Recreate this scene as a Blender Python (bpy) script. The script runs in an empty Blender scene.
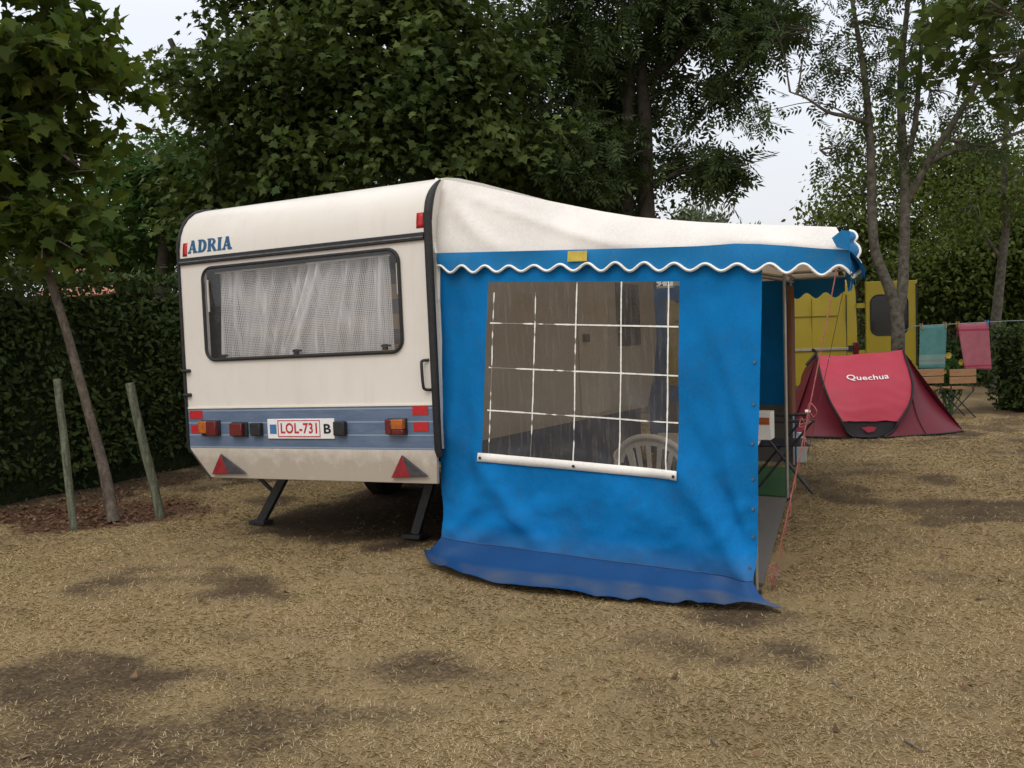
import bpy, math
import numpy as np
from mathutils import Matrix, Vector, Euler

S = bpy.context.scene
COL = S.collection
rng = np.random.default_rng(7)

# ------------------------------------------------------------------ camera
F = 1005.0; CX, CY = 512.0, 384.0; H = 1.6
ROLL = 0.033; PITCH = math.atan((384 - 318) / F)
_f = np.array([0, math.cos(PITCH), -math.sin(PITCH)]); _r0 = np.array([1.0, 0, 0]); _d0 = np.cross(_f, _r0)
_r = math.cos(ROLL) * _r0 + math.sin(ROLL) * _d0
_d = math.cos(ROLL) * _d0 - math.sin(ROLL) * _r0
RC = np.array([_r, _d, _f]); EYE = np.array([0, 0, H])
def ray(x, y): return RC.T @ np.array([(x - CX) / F, (y - CY) / F, 1.0])
def ground(x, y, z=0.0):
    r = ray(x, y); return EYE + r * ((z - H) / r[2])
def at(x, y, Y):
    r = ray(x, y); return EYE + r * (Y / r[1])
def plane_hit(x, y, p0, n):
    r = ray(x, y); return EYE + r * (np.dot(np.asarray(p0) - EYE, n) / np.dot(r, n))

cd = bpy.data.cameras.new('camera'); cam = bpy.data.objects.new('camera', cd); COL.objects.link(cam)
cd.sensor_width = 36; cd.lens = 36 * F / 1024; cd.clip_end = 2000; cd.clip_start = 0.05
M = Matrix.Identity(4)
for i in range(3):
    M[i][0], M[i][1], M[i][2], M[i][3] = _r[i], -_d[i], -_f[i], EYE[i]
cam.matrix_world = M
S.camera = cam

# ------------------------------------------------------------------ materials
def ncol(c): return (c[0], c[1], c[2], 1.0)
class NT:
    def __init__(s, name):
        s.m = bpy.data.materials.new(name); s.m.use_nodes = True
        s.t = s.m.node_tree; s.t.nodes.clear()
        s.out = s.n('ShaderNodeOutputMaterial')
    def n(s, ty, **kw):
        x = s.t.nodes.new(ty)
        for k, v in kw.items():
            if k in x.inputs.keys() if hasattr(x.inputs, 'keys') else False: x.inputs[k].default_value = v
            else: setattr(x, k, v)
        return x
    def l(s, a, b): s.t.links.new(a, b)
    def noise(s, scale, detail=4, rough=.55, coord='Object', stretch=None):
        tc = s.n('ShaderNodeTexCoord'); nz = s.n('ShaderNodeTexNoise')
        nz.inputs['Scale'].default_value = scale; nz.inputs['Detail'].default_value = detail; nz.inputs['Roughness'].default_value = rough
        if stretch:
            mp = s.n('ShaderNodeMapping'); mp.inputs['Scale'].default_value = stretch
            s.l(tc.outputs[coord], mp.inputs[0]); s.l(mp.outputs[0], nz.inputs['Vector'])
        else: s.l(tc.outputs[coord], nz.inputs['Vector'])
        return nz.outputs['Fac']
    def ramp(s, fac, stops):
        r = s.n('ShaderNodeValToRGB'); e = r.color_ramp.elements
        while len(e) < len(stops): e.new(.5)
        for i, (p, c) in enumerate(stops):
            e[i].position = p; e[i].color = ncol(c) if len(c) == 3 else c
        s.l(fac, r.inputs[0]); return r.outputs[0]
    def mix(s, fac, a, b, mode='MIX'):
        m = s.n('ShaderNodeMix', data_type='RGBA', blend_type=mode)
        for v, i in ((fac, 0), (a, 6), (b, 7)):
            if hasattr(v, 'is_linked'): s.l(v, m.inputs[i])
            else: m.inputs[i].default_value = v if i == 0 else ncol(v)
        return m.outputs[2]
    def math(s, op, a, b=None, c=None):
        m = s.n('ShaderNodeMath', operation=op)
        for i, v in enumerate((a, b, c)):
            if v is None: continue
            if hasattr(v, 'is_linked'): s.l(v, m.inputs[i])
            else: m.inputs[i].default_value = v
        return m.outputs[0]
    def xyz(s, coord='Object'):
        tc = s.n('ShaderNodeTexCoord'); sp = s.n('ShaderNodeSeparateXYZ'); s.l(tc.outputs[coord], sp.inputs[0]); return sp.outputs
    def bsdf(s, col, rough=.6, metal=0, spec=.4):
        b = s.n('ShaderNodeBsdfPrincipled')
        if hasattr(col, 'is_linked'): s.l(col, b.inputs['Base Color'])
        else: b.inputs['Base Color'].default_value = ncol(col)
        if hasattr(rough, 'is_linked'): s.l(rough, b.inputs['Roughness'])
        else: b.inputs['Roughness'].default_value = rough
        b.inputs['Metallic'].default_value = metal; b.inputs['Specular IOR Level'].default_value = spec
        return b
    def bump(s, b, fac, strength=.2, dist=.01):
        n = s.n('ShaderNodeBump'); n.inputs['Strength'].default_value = strength; n.inputs['Distance'].default_value = dist
        s.l(fac, n.inputs['Height']); s.l(n.outputs[0], b.inputs['Normal'])
    def mixsh(s, fac, a, b):
        m = s.n('ShaderNodeMixShader')
        if hasattr(fac, 'is_linked'): s.l(fac, m.inputs[0])
        else: m.inputs[0].default_value = fac
        s.l(a, m.inputs[1]); s.l(b, m.inputs[2]); return m.outputs[0]
    def done(s, sh):
        s.l(sh if hasattr(sh, 'is_linked') else sh.outputs[0], s.out.inputs[0]); return s.m

def sc(c, k): return tuple(min(1.0, x * k) for x in c)
def mat(name, col, rough=.6, var=.15, vs=5, bump=0, bs=60, metal=0, transl=0, spec=.35, stretch=None, dirt=None, dirtlo=.55):
    t = NT(name)
    f = t.noise(vs, 5, .6, stretch=stretch)
    c = t.ramp(f, [(.3, sc(col, 1 - var)), (.7, sc(col, 1 + var))])
    if dirt:
        g = t.noise(vs * 2.7, 6, .7)
        c = t.mix(t.ramp(g, [(dirtlo, (0, 0, 0)), (dirtlo + .25, (1, 1, 1))]), c, dirt)
    b = t.bsdf(c, rough, metal, spec)
    if bump: t.bump(b, t.noise(bs, 3), bump)
    if transl:
        tr = t.n('ShaderNodeBsdfTranslucent'); t.l(c, tr.inputs[0])
        return t.done(t.mixsh(transl, b.outputs[0], tr.outputs[0]))
    return t.done(b)

def leaf_mat(name, cols, transl=.3, rough=.62, patch=.8):
    t = NT(name)
    g = t.n('ShaderNodeNewGeometry')
    n = len(cols)
    c = t.ramp(g.outputs['Random Per Island'], [((i + .5) / n, cols[i]) for i in range(n)])
    f = t.noise(patch, 2)
    c = t.mix(t.ramp(f, [(.35, (0, 0, 0)), (.65, (1, 1, 1))]), c, sc(cols[n // 2], 1.45), 'MIX')
    c2 = t.mix(.5, c, t.ramp(g.outputs['Random Per Island'], [((i + .5) / n, cols[i]) for i in range(n)]))
    b = t.bsdf(c2, rough, 0, .14)
    tr = t.n('ShaderNodeBsdfTranslucent'); t.l(t.mix(1.0, c2, (1.0, 1.0, .55), 'MULTIPLY'), tr.inputs[0])
    return t.done(t.mixsh(transl, b.outputs[0], tr.outputs[0]))

MT = {}
MT['black'] = mat('black_plastic', (.02, .02, .022), .45, .3, 20)
MT['rubber'] = mat('black_rubber', (.018, .018, .018), .6, .3, 30)
MT['steel'] = mat('dull_steel', (.18, .18, .18), .45, .3, 15, metal=.7)
MT['darksteel'] = mat('dark_painted_steel', (.03, .03, .032), .5, .4, 12, dirt=(.08, .06, .04))
MT['whiteplastic'] = mat('white_plastic', (.72, .71, .66), .4, .06, 6, dirt=(.5, .46, .38), dirtlo=.62)
MT['chairplastic'] = mat('white_chair_plastic', (.86, .85, .80), .4, .05, 6)
MT['alu'] = mat('aluminium_pole', (.42, .40, .36), .4, .15, 8, metal=.8)
MT['redlens'] = mat('red_lens', (.11, .010, .013), .15, .15, 40, spec=.6)
MT['amberlens'] = mat('amber_lens', (.36, .095, .015), .2, .3, 30, spec=.6)
MT['redtape'] = mat('red_reflective_tape', (.42, .018, .02), .35, .12, 30)
MT['tridark'] = mat('relief_dark_reflector', (.05, .045, .05), .5, .3, 30)
MT['trired'] = mat('old_red_reflector', (.22, .015, .02), .4, .3, 25)
MT['letterblue'] = mat('blue_vinyl_letters', (.015, .085, .19), .4, .08, 20)
MT['plate'] = mat('white_plate', (.72, .71, .70), .35, .05, 20)
MT['platered'] = mat('red_paint', (.45, .03, .035), .4, .1, 20)
MT['plateblue'] = mat('blue_paint', (.05, .16, .34), .4, .1, 20)
MT['ink'] = mat('black_ink', (.01, .01, .012), .5, .1, 20)
MT['yellowpatch'] = mat('yellow_patch', (.55, .42, .08), .7, .15, 30)
MT['cream'] = mat('cream_trim', (.72, .68, .58), .5, .08, 6)

def caravan_mat():
    t = NT('cream_caravan_skin')
    f = t.noise(1.2, 5, .6); c = t.ramp(f, [(.3, (.625, .585, .525)), (.7, (.695, .655, .60))])
    st = t.noise(3.5, 6, .7, stretch=(2.2, 2, .35))
    c = t.mix(t.ramp(st, [(.5, (0, 0, 0)), (.85, (.32, .32, .32))]), c, (.46, .40, .31))
    z = t.xyz()[2]
    d = t.noise(9, 5, .7)
    low = t.math('MULTIPLY', t.math('SMOOTH_MIN', t.math('MAXIMUM', t.math('SUBTRACT', .34, z), 0), .3, .1), t.math('MULTIPLY', d, 6.5))
    c = t.mix(t.math('MINIMUM', low, .7), c, (.26, .205, .14))
    b = t.bsdf(c, .38, 0, .4)
    t.bump(b, t.noise(2.2, 2), .12, .02)
    return t.done(b)
MT['caravan'] = caravan_mat()
def stripe_mat():
    t = NT('faded_blue_stripe')
    z = t.xyz()[2]
    s1 = t.math('FRACT', t.math('MULTIPLY', t.math('SUBTRACT', z, .23), 11.0))
    line = t.math('LESS_THAN', s1, .10)
    f = t.noise(3, 6, .7, stretch=(1, 1, 6)); c = t.ramp(f, [(.3, (.075, .115, .185)), (.7, (.125, .17, .25))])
    c = t.mix(t.math('MULTIPLY', line, .55), c, (.32, .38, .46))
    st = t.noise(14, 5, .7, stretch=(.6, 1, 3)); c = t.mix(t.ramp(st, [(.55, (0, 0, 0)), (.8, (.5, .5, .5))]), c, (.25, .27, .28))
    return t.done(t.bsdf(c, .45, 0, .35))
MT['stripe'] = stripe_mat()

def cloth_mat(name, col, rough=.65, var=.1, weave=.25, transl=.12, dirt=(.3, .25, .18), dirtlo=.6, lowdirt=None, spec=.3, warm=False, lowdc=None):
    t = NT(name)
    c = t.ramp(t.noise(2.2, 5, .6), [(.3, sc(col, 1 - var)), (.7, sc(col, 1 + var))])
    c = t.mix(t.ramp(t.noise(70, 3, .7), [(.35, (.0, .0, .0)), (.7, (.35, .35, .35))]), c, sc(col, 1.35))
    d = t.ramp(t.noise(5, 7, .75), [(dirtlo, (0, 0, 0)), (dirtlo + .25, (.6, .6, .6))])
    c = t.mix(d, c, dirt)
    if lowdirt:
        z = t.xyz()[2]; k = t.math('MULTIPLY', t.math('MAXIMUM', t.math('SUBTRACT', lowdirt, z), 0), t.math('MULTIPLY', t.noise(8, 6, .75), 1.8 / lowdirt))
        c = t.mix(t.math('MINIMUM', k, .75), c, lowdc or dirt)
    b = t.bsdf(c, rough, 0, spec)
    t.bump(b, t.noise(160, 2, .6), weave, .004)
    tr = t.n('ShaderNodeBsdfTranslucent'); t.l(c if not warm else t.mix(1.0, c, (1.0, .8, .56), 'MULTIPLY'), tr.inputs[0])
    return t.done(t.mixsh(transl, b.outputs[0], tr.outputs[0]))
MT['blue'] = cloth_mat('blue_awning_canvas', (.003, .150, .41), rough=.8, spec=.12, dirt=(.02, .11, .27), dirtlo=.5, transl=.05, lowdirt=.24, var=.24, lowdc=(.06, .12, .22))
MT['blueval'] = cloth_mat('blue_valance_canvas', (.012, .155, .37), spec=.12, dirt=(.06, .16, .28), dirtlo=.5, transl=.06)
MT['flap'] = cloth_mat('dark_blue_mud_flap', (.010, .052, .155), rough=.42, weave=.1, dirt=(.13, .13, .12), dirtlo=.62, lowdirt=.035, transl=.0, spec=.4)
MT['whitecanvas'] = cloth_mat('white_roof_canvas', (.74, .71, .67), dirt=(.55, .50, .43), dirtlo=.60, transl=.17, warm=True)
MT['trim'] = cloth_mat('white_piping', (.74, .73, .68), transl=0, dirt=(.4, .38, .32))
MT['strip'] = cloth_mat('white_sill_strip', (.76, .73, .68), rough=.4, transl=0, weave=.05, dirt=(.5, .45, .36))
MT['brown'] = cloth_mat('brown_curtain', (.22, .10, .05), transl=.15)
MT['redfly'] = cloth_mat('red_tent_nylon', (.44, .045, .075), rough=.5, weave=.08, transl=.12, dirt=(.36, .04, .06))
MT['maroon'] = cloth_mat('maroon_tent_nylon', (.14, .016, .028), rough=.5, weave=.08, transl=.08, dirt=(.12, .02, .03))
MT['tentblack'] = cloth_mat('black_tent_mesh', (.02, .018, .02), transl=0, dirt=(.05, .04, .04))
MT['teal'] = None
MT['greymat'] = cloth_mat('grey_groundsheet', (.13, .12, .11), transl=0)
MT['greenmat'] = cloth_mat('green_mat', (.03, .10, .03), transl=0, dirt=(.06, .08, .03))
MT['blackcloth'] = cloth_mat('black_chair_fabric', (.015, .015, .02), transl=0, dirt=(.03, .03, .03))
MT['rope'] = mat('red_rope', (.36, .12, .105), .7, .35, 60)
MT['wire'] = mat('grey_line', (.30, .32, .33), .6, .1, 20)
MT['yellow'] = mat('yellow_van_paint', (.36, .275, .02), .45, .07, 2, spec=.35, dirt=(.40, .29, .04), dirtlo=.6)
MT['yellowdark'] = mat('shadowed_yellow_joint', (.26, .195, .016), .6, .1, 6)
MT['vanblack'] = mat('dark_van_glass', (.012, .014, .016), .12, .2, 5, spec=.5)
MT['wood'] = mat('varnished_wood', (.30, .16, .075), .5, .25, 9, bump=.2, stretch=(1, 6, 12))
MT['stake'] = mat('weathered_green_stake', (.115, .125, .085), .9, .6, 11, dirt=(.05, .045, .035), dirtlo=.5, bump=.9, bs=34, stretch=(4, 4, .5))
MT['bark'] = mat('grey_bark', (.12, .10, .078), .9, .45, 10, bump=.8, bs=26, stretch=(2, 2, .6))
MT['barkthin'] = mat('young_bark', (.115, .092, .072), .9, .55, 24, dirt=(.05, .042, .032), dirtlo=.5, bump=.9, bs=50, stretch=(1, 1, .5))
MT['barklichen'] = mat('lichen_bark', (.095, .086, .066), .95, .6, 13, bump=1.0, bs=24, dirt=(.16, .15, .12), dirtlo=.58)
MT['barkdark'] = mat('dark_bark', (.055, .045, .035), .9, .4, 10, bump=.8, bs=26)
MT['rooftile'] = mat('terracotta_tiles', (.34, .13, .08), .8, .3, 8, bump=.4, stretch=(8, 1, 8))
MT['plaster'] = mat('house_plaster', (.5, .44, .36), .8, .1, 3)
MT['plaid'] = None
def plaid_mat():
    t = NT('checked_upholstery'); o = t.xyz()
    a = t.math('GREATER_THAN', t.math('SINE', t.math('MULTIPLY', o[0], 21.0)), .1)
    b = t.math('GREATER_THAN', t.math('SINE', t.math('MULTIPLY', o[2], 30.0)), .0)
    c = t.mix(b, (.16, .15, .16), (.40, .30, .20)); c = t.mix(t.math('MULTIPLY', a, .35), c, (.22, .17, .13))
    return t.done(t.bsdf(c, .8, 0, .2))
MT['plaid'] = plaid_mat()
def lace_mat():
    t = NT('white_lace'); o = t.xyz()
    k = 330.0
    u = t.math('SINE', t.math('MULTIPLY', t.math('ADD', o[0], t.math('MULTIPLY', o[2], .75)), k))
    v = t.math('SINE', t.math('MULTIPLY', t.math('SUBTRACT', o[0], t.math('MULTIPLY', o[2], .75)), k))
    hole = t.math('GREATER_THAN', t.math('MULTIPLY', u, v), .22)
    b = t.bsdf((.86, .85, .84), .8, 0, .2)
    tr = t.n('ShaderNodeBsdfTranslucent'); tr.inputs[0].default_value = (.7, .7, .7, 1)
    sh = t.mixsh(.25, b.outputs[0], tr.outputs[0])
    tp = t.n('ShaderNodeBsdfTransparent')
    big = t.noise(5.5, 3, .6, stretch=(3.2, 1, .2))
    fac = t.math('MULTIPLY', hole, t.math('MINIMUM', t.math('MAXIMUM', t.math('MULTIPLY', t.math('SUBTRACT', big, .34), 6.0), .12), .88))
    fac = t.math('MAXIMUM', fac, .10)
    return t.done(t.mixsh(fac, sh, tp.outputs[0]))
MT['lace'] = lace_mat()
def glass_mat(name, tint, haze, hazecol, gloss=.06, rough=.03, scratch=False):
    t = NT(name)
    tp = t.n('ShaderNodeBsdfTransparent'); tp.inputs[0].default_value = ncol(tint)
    df = t.n('ShaderNodeBsdfDiffuse'); df.inputs[0].default_value = ncol(hazecol)
    gl = t.n('ShaderNodeBsdfGlossy'); gl.inputs['Roughness'].default_value = rough
    fr = t.n('ShaderNodeLayerWeight'); fr.inputs[0].default_value = .25
    hz = t.ramp(t.noise(3, 5, .65), [(.3, (haze * .6,) * 3), (.75, (min(1, haze * 1.5),) * 3)])
    if scratch:
        s_ = t.noise(9, 4, .7, stretch=(6, 6, .35))
        s2 = t.ramp(s_, [(.53, (0, 0, 0)), (.70, (.34, .34, .34))])
        s3 = t.ramp(t.noise(55, 4, .8), [(.57, (0, 0, 0)), (.75, (.3, .3, .3))])
        hz = t.math('ADD', hz, t.math('ADD', s2, s3))
    a = t.mixsh(hz, tp.outputs[0], df.outputs[0])
    g = t.math('ADD', t.math('MULTIPLY', fr.outputs['Fresnel'], .5), gloss)
    return t.done(t.mixsh(g, a, gl.outputs[0]))
MT['acrylic'] = glass_mat('acrylic_window', (.97, .97, .98), .04, (.6, .6, .62), .03, .06)
MT['vinyl'] = glass_mat('clear_vinyl', (.56, .53, .49), .20, (.185, .165, .145), .015, .12, True)

# ------------------------------------------------------------------ mesh building
def cr(path, n=6):
    P = [np.asarray(p, float) for p in path]
    if len(P) < 3: return P
    Q = [2 * P[0] - P[1]] + P + [2 * P[-1] - P[-2]]; out = []
    for i in range(1, len(Q) - 2):
        a, b, c, d = Q[i - 1:i + 3]
        for k in range(n):
            t = k / n
            out.append(.5 * (2 * b + (c - a) * t + (2 * a - 5 * b + 4 * c - d) * t * t + (3 * b - a - 3 * c + d) * t ** 3))
    out.append(P[-1]); return out

class MB:
    def __init__(s): s.v = []; s.f = []
    def add(s, vs, fs):
        o = len(s.v); s.v += [tuple(map(float, p)) for p in vs]; s.f += [tuple(i + o for i in f) for f in fs]; return s
    def box(s, a, b, R=None, T=None):
        x0, y0, z0 = a; x1, y1, z1 = b
        vs = [(x0, y0, z0), (x1, y0, z0), (x1, y1, z0), (x0, y1, z0), (x0, y0, z1), (x1, y0, z1), (x1, y1, z1), (x0, y1, z1)]
        if R is not None: vs = [tuple(np.asarray(R) @ np.array(p) + (0 if T is None else np.asarray(T))) for p in vs]
        return s.add(vs, [(0, 3, 2, 1), (4, 5, 6, 7), (0, 1, 5, 4), (1, 2, 6, 5), (2, 3, 7, 6), (3, 0, 4, 7)])
    def tube(s, path, r, n=8, cap=True, closed=False):
        P = np.array([np.asarray(p, float) for p in path]); m = len(P)
        R = np.full(m, r) if np.isscalar(r) else np.interp(np.linspace(0, 1, m), np.linspace(0, 1, len(r)), r)
        T = np.gradient(P, axis=0) if not closed else np.roll(P, -1, 0) - np.roll(P, 1, 0)
        T /= np.linalg.norm(T, axis=1)[:, None] + 1e-12
        up = np.array([0, 0, 1.0]) if abs(T[0][2]) < .9 else np.array([1.0, 0, 0])
        vs = []; A = np.cross(T[0], up); A /= np.linalg.norm(A)
        for i in range(m):
            A = A - T[i] * np.dot(A, T[i]); A /= np.linalg.norm(A) + 1e-12; B = np.cross(T[i], A)
            for k in range(n):
                a = 2 * math.pi * k / n; vs.append(P[i] + R[i] * (math.cos(a) * A + math.sin(a) * B))
        fs = []
        for i in range(m if closed else m - 1):
            j = (i + 1) % m
            for k in range(n): fs.append((i * n + k, i * n + (k + 1) % n, j * n + (k + 1) % n, j * n + k))
        if cap and not closed: fs += [tuple(range(n - 1, -1, -1)), tuple((m - 1) * n + k for k in range(n))]
        return s.add(vs, fs)
    def grid(s, G, hole=None):
        G = np.asarray(G, float); a, b = G.shape[:2]
        fs = []
        for i in range(a - 1):
            for j in range(b - 1):
                if hole and hole(i, j): continue
                fs.append((i * b + j, i * b + j + 1, (i + 1) * b + j + 1, (i + 1) * b + j))
        return s.add(G.reshape(-1, 3), fs)
    def prism(s, poly, d):
        n = len(poly); d = np.asarray(d, float)
        vs = [np.asarray(p, float) for p in poly] + [np.asarray(p, float) + d for p in poly]
        return s.add(vs, [tuple(range(n - 1, -1, -1)), tuple(range(n, 2 * n))] + [(i, (i + 1) % n, (i + 1) % n + n, i + n) for i in range(n)])
    def lathe(s, prof, c=(0, 0, 0), n=20):
        c = np.asarray(c, float); vs = []; fs = []
        for (r, z) in prof:
            for k in range(n):
                a = 2 * math.pi * k / n; vs.append(c + (r * math.cos(a), r * math.sin(a), z))
        for i in range(len(prof) - 1):
            for k in range(n): fs.append((i * n + k, i * n + (k + 1) % n, (i + 1) * n + (k + 1) % n, (i + 1) * n + k))
        return s.add(vs, fs)

XF = {}   # object name -> world matrix (no depsgraph needed)
def wm(o): return XF.get(o.name, Matrix.Identity(4))
def link_mesh(name, me, m, parent):
    o = bpy.data.objects.new(name, me); COL.objects.link(o)
    if m: me.materials.append(m)
    if parent: o.parent = parent; XF[o.name] = wm(parent)
    return o
def obj(name, mb, m, parent=None, smooth=35, bevel=0, local=False, solid=0):
    """mesh object; vertices are given in world space unless local=True"""
    me = bpy.data.meshes.new(name)
    vs = mb.v
    if parent is not None and not local:
        inv = wm(parent).inverted(); vs = [tuple(inv @ Vector(p)) for p in vs]
    me.from_pydata(vs, [], mb.f); me.update()
    if smooth:
        me.polygons.foreach_set('use_smooth', np.ones(len(me.polygons), bool)); me.set_sharp_from_angle(angle=math.radians(smooth))
    o = link_mesh(name, me, m, parent)
    if bevel:
        b = o.modifiers.new('bevel', 'BEVEL'); b.width = bevel; b.segments = 2; b.limit_method = 'ANGLE'; b.angle_limit = math.radians(40)
    if solid:
        b = o.modifiers.new('solid', 'SOLIDIFY'); b.thickness = solid
    return o
def tag(o, label=None, cat=None, group=None, kind=None):
    for k, v in (('label', label), ('category', cat), ('group', group), ('kind', kind)):
        if v: o[k] = v
    return o
def thing(name, label, cat, loc=(0, 0, 0), rot=(0, 0, 0), group=None):
    o = bpy.data.objects.new(name, None); COL.objects.link(o); o.empty_display_size = .1
    o.location = tuple(loc); o.rotation_euler = rot
    XF[o.name] = Matrix.Translation(Vector(tuple(loc))) @ Euler(rot, 'XYZ').to_matrix().to_4x4()
    return tag(o, label, cat, group)
def solo(name, mb, m, label, cat, loc, group=None, kind=None, **kw):
    """a one-mesh top-level thing whose origin is at its base"""
    loc = np.asarray(loc, float)
    mb.v = [tuple(np.asarray(p) - loc) for p in mb.v]
    o = obj(name, mb, m, **kw); o.location = tuple(loc); XF[o.name] = Matrix.Translation(Vector(tuple(loc)))
    return tag(o, label, cat, group, kind)
def fastmesh(name, V, nper, m, parent=None, smooth=False):
    """V: (n, k, 3) polygons with k corners each, world space"""
    n, k = V.shape[:2]
    me = bpy.data.meshes.new(name); me.vertices.add(n * k); me.loops.add(n * k); me.polygons.add(n)
    W = V.reshape(-1, 3)
    if parent is not None:
        inv = np.array(wm(parent).inverted()); W = W @ inv[:3, :3].T + inv[:3, 3]
    me.vertices.foreach_set('co', W.astype(np.float32).ravel())
    me.loops.foreach_set('vertex_index', np.arange(n * k, dtype=np.int32))
    me.polygons.foreach_set('loop_start', (np.arange(n) * k).astype(np.int32))
    me.update(calc_edges=True)
    return link_mesh(name, me, m, parent)

def text_poly(body, width, height, bold=0.0, spacing=1.0, extr=.003):
    """text as a mesh in the local X-Z plane (front towards -Y), fitted to width x height, lower left at 0,0"""
    c = bpy.data.curves.new('t', 'FONT'); c.body = body; c.size = 1; c.offset = bold; c.extrude = 0; c.space_character = spacing; c.resolution_u = 6
    o = bpy.data.objects.new('t', c); COL.objects.link(o)
    me = bpy.data.meshes.new_from_object(o)
    V = np.array([v.co[:] for v in me.vertices]); fs = [tuple(p.vertices) for p in me.polygons]
    bpy.data.objects.remove(o); bpy.data.curves.remove(c)
    V[:, 0] = (V[:, 0] - V[:, 0].min()) / np.ptp(V[:, 0]) * width; V[:, 1] = (V[:, 1] - V[:, 1].min()) / np.ptp(V[:, 1]) * height
    return V[:, :2], fs

# noise
def vnoise(x, y, seed=0):
    xi = np.floor(x).astype(np.int64); yi = np.floor(y).astype(np.int64); fx = x - xi; fy = y - yi
    fx = fx * fx * (3 - 2 * fx); fy = fy * fy * (3 - 2 * fy)
    def h(a, b):
        n = (a * 374761393 + b * 668265263 + seed * 982451653) & 0xFFFFFFFF
        n = ((n ^ (n >> 13)) * 1274126177) & 0xFFFFFFFF
        return ((n ^ (n >> 16)) & 0xFFFFFF) / float(0xFFFFFF)
    return (h(xi, yi) * (1 - fx) + h(xi + 1, yi) * fx) * (1 - fy) + (h(xi, yi + 1) * (1 - fx) + h(xi + 1, yi + 1) * fx) * fy
def fbm(x, y, seed=0, oct=4):
    s = 0; a = .5
    for k in range(oct): s = s + a * vnoise(x * 2 ** k, y * 2 ** k, seed + k); a *= .5
    return s / (1 - .5 ** oct)
def noise3(P, scale, seed=0):
    return (vnoise(P[:, 0] * scale, P[:, 2] * scale, seed) + vnoise(P[:, 1] * scale, P[:, 2] * scale + 31, seed + 5) + vnoise(P[:, 0] * scale + 17, P[:, 1] * scale, seed + 9)) / 3

# ------------------------------------------------------------------ world and light
def build_world():
    w = bpy.data.worlds.new('World'); S.world = w; w.use_nodes = True
    t = w.node_tree; t.nodes.clear(); N = t.nodes.new
    out = N('ShaderNodeOutputWorld')
    sky = N('ShaderNodeTexSky'); sky.sky_type = 'NISHITA'; sky.sun_disc = False
    sky.sun_elevation = SUN_EL; sky.sun_rotation = SUN_ROT; sky.dust_density = 4; sky.air_density = 1.5
    b1 = N('ShaderNodeBackground'); b1.inputs[1].default_value = .05; t.links.new(sky.outputs[0], b1.inputs[0])
    tc = N('ShaderNodeTexCoord'); sp = N('ShaderNodeSeparateXYZ'); t.links.new(tc.outputs['Generated'], sp.inputs[0])
    r = N('ShaderNodeValToRGB'); e = r.color_ramp.elements
    e[0].position = 0.0; e[0].color = (.48, .485, .53, 1)
    e[1].position = 1.0; e[1].color = (1.0, 1.0, 1.0, 1)
    e2 = e.new(.25); e2.color = (.52, .525, .56, 1)
    t.links.new(sp.outputs[2], r.inputs[0])
    nz = N('ShaderNodeTexNoise'); nz.inputs['Scale'].default_value = 2.2; nz.inputs['Detail'].default_value = 5
    t.links.new(tc.outputs['Generated'], nz.inputs['Vector'])
    mr = N('ShaderNodeMapRange'); mr.inputs[3].default_value = .9; mr.inputs[4].default_value = 1.12; t.links.new(nz.outputs[0], mr.inputs[0])
    mx = N('ShaderNodeMix'); mx.data_type = 'RGBA'; mx.blend_type = 'MULTIPLY'; mx.inputs[0].default_value = 1
    t.links.new(r.outputs[0], mx.inputs[6]); t.links.new(mr.outputs[0], mx.inputs[7])
    b2 = N('ShaderNodeBackground'); b2.inputs[1].default_value = 1.75; t.links.new(mx.outputs[2], b2.inputs[0])
    ad = N('ShaderNodeAddShader'); t.links.new(b1.outputs[0], ad.inputs[0]); t.links.new(b2.outputs[0], ad.inputs[1])
    t.links.new(ad.outputs[0], out.inputs[0])
    L = bpy.data.lights.new('sun', 'SUN'); L.energy = 1.0; L.angle = math.radians(25); L.color = (1, .95, .87)
    o = bpy.data.objects.new('sun', L); COL.objects.link(o)
    az = SUN_ROT   # compass style, from +Y towards +X
    d = Vector((math.sin(az) * math.cos(SUN_EL), math.cos(az) * math.cos(SUN_EL), math.sin(SUN_EL)))
    o.rotation_euler = d.to_track_quat('Z', 'Y').to_euler(); o.location = (0, 0, 30)
SUN_EL = math.radians(52); SUN_ROT = math.radians(200)
build_world()
S.view_settings.view_transform = 'Standard'; S.view_settings.look = 'None'; S.view_settings.gamma = 1; S.view_settings.use_curve_mapping = False
S.view_settings.exposure = -0.27
S.cycles.max_bounces = 8; S.cycles.transparent_max_bounces = 16
S.cycles.use_denoising = True

# ------------------------------------------------------------------ ground
PATCH = [  # photo pixel of centre, half width px, half height px, strength
    (745, 614, 60, 14, 1.0), (640, 690, 50, 13, .75), (350, 722, 75, 18, .8), (60, 705, 120, 45, .9), (60, 750, 170, 50, 1.0), (130, 660, 60, 18, .5),
    (620, 688, 40, 12, .6), (690, 655, 40, 10, .5), (240, 637, 40, 8, .6), (430, 712, 40, 9, .5), (540, 705, 45, 8, .5), (860, 735, 60, 10, .5),
    (985, 600, 90, 30, .6), (900, 530, 150, 50, .35), (980, 690, 60, 24, .5), (700, 735, 70, 9, .5), (170, 550, 60, 12, .6), (275, 680, 40, 10, .55),
    (480, 618, 50, 8, .4), (850, 470, 120, 22, .5), (430, 660, 50, 10, .4), (820, 600, 60, 14, .5), (350, 655, 30, 9, .4)]
PW = []
for (x, y, a, b, s_) in PATCH:
    c = ground(x, y); PW.append((c[0], c[1], abs(ground(x + a, y)[0] - c[0]), max(.08, abs(ground(x, y - b)[1] - ground(x, y + b)[1]) / 2), s_))
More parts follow.
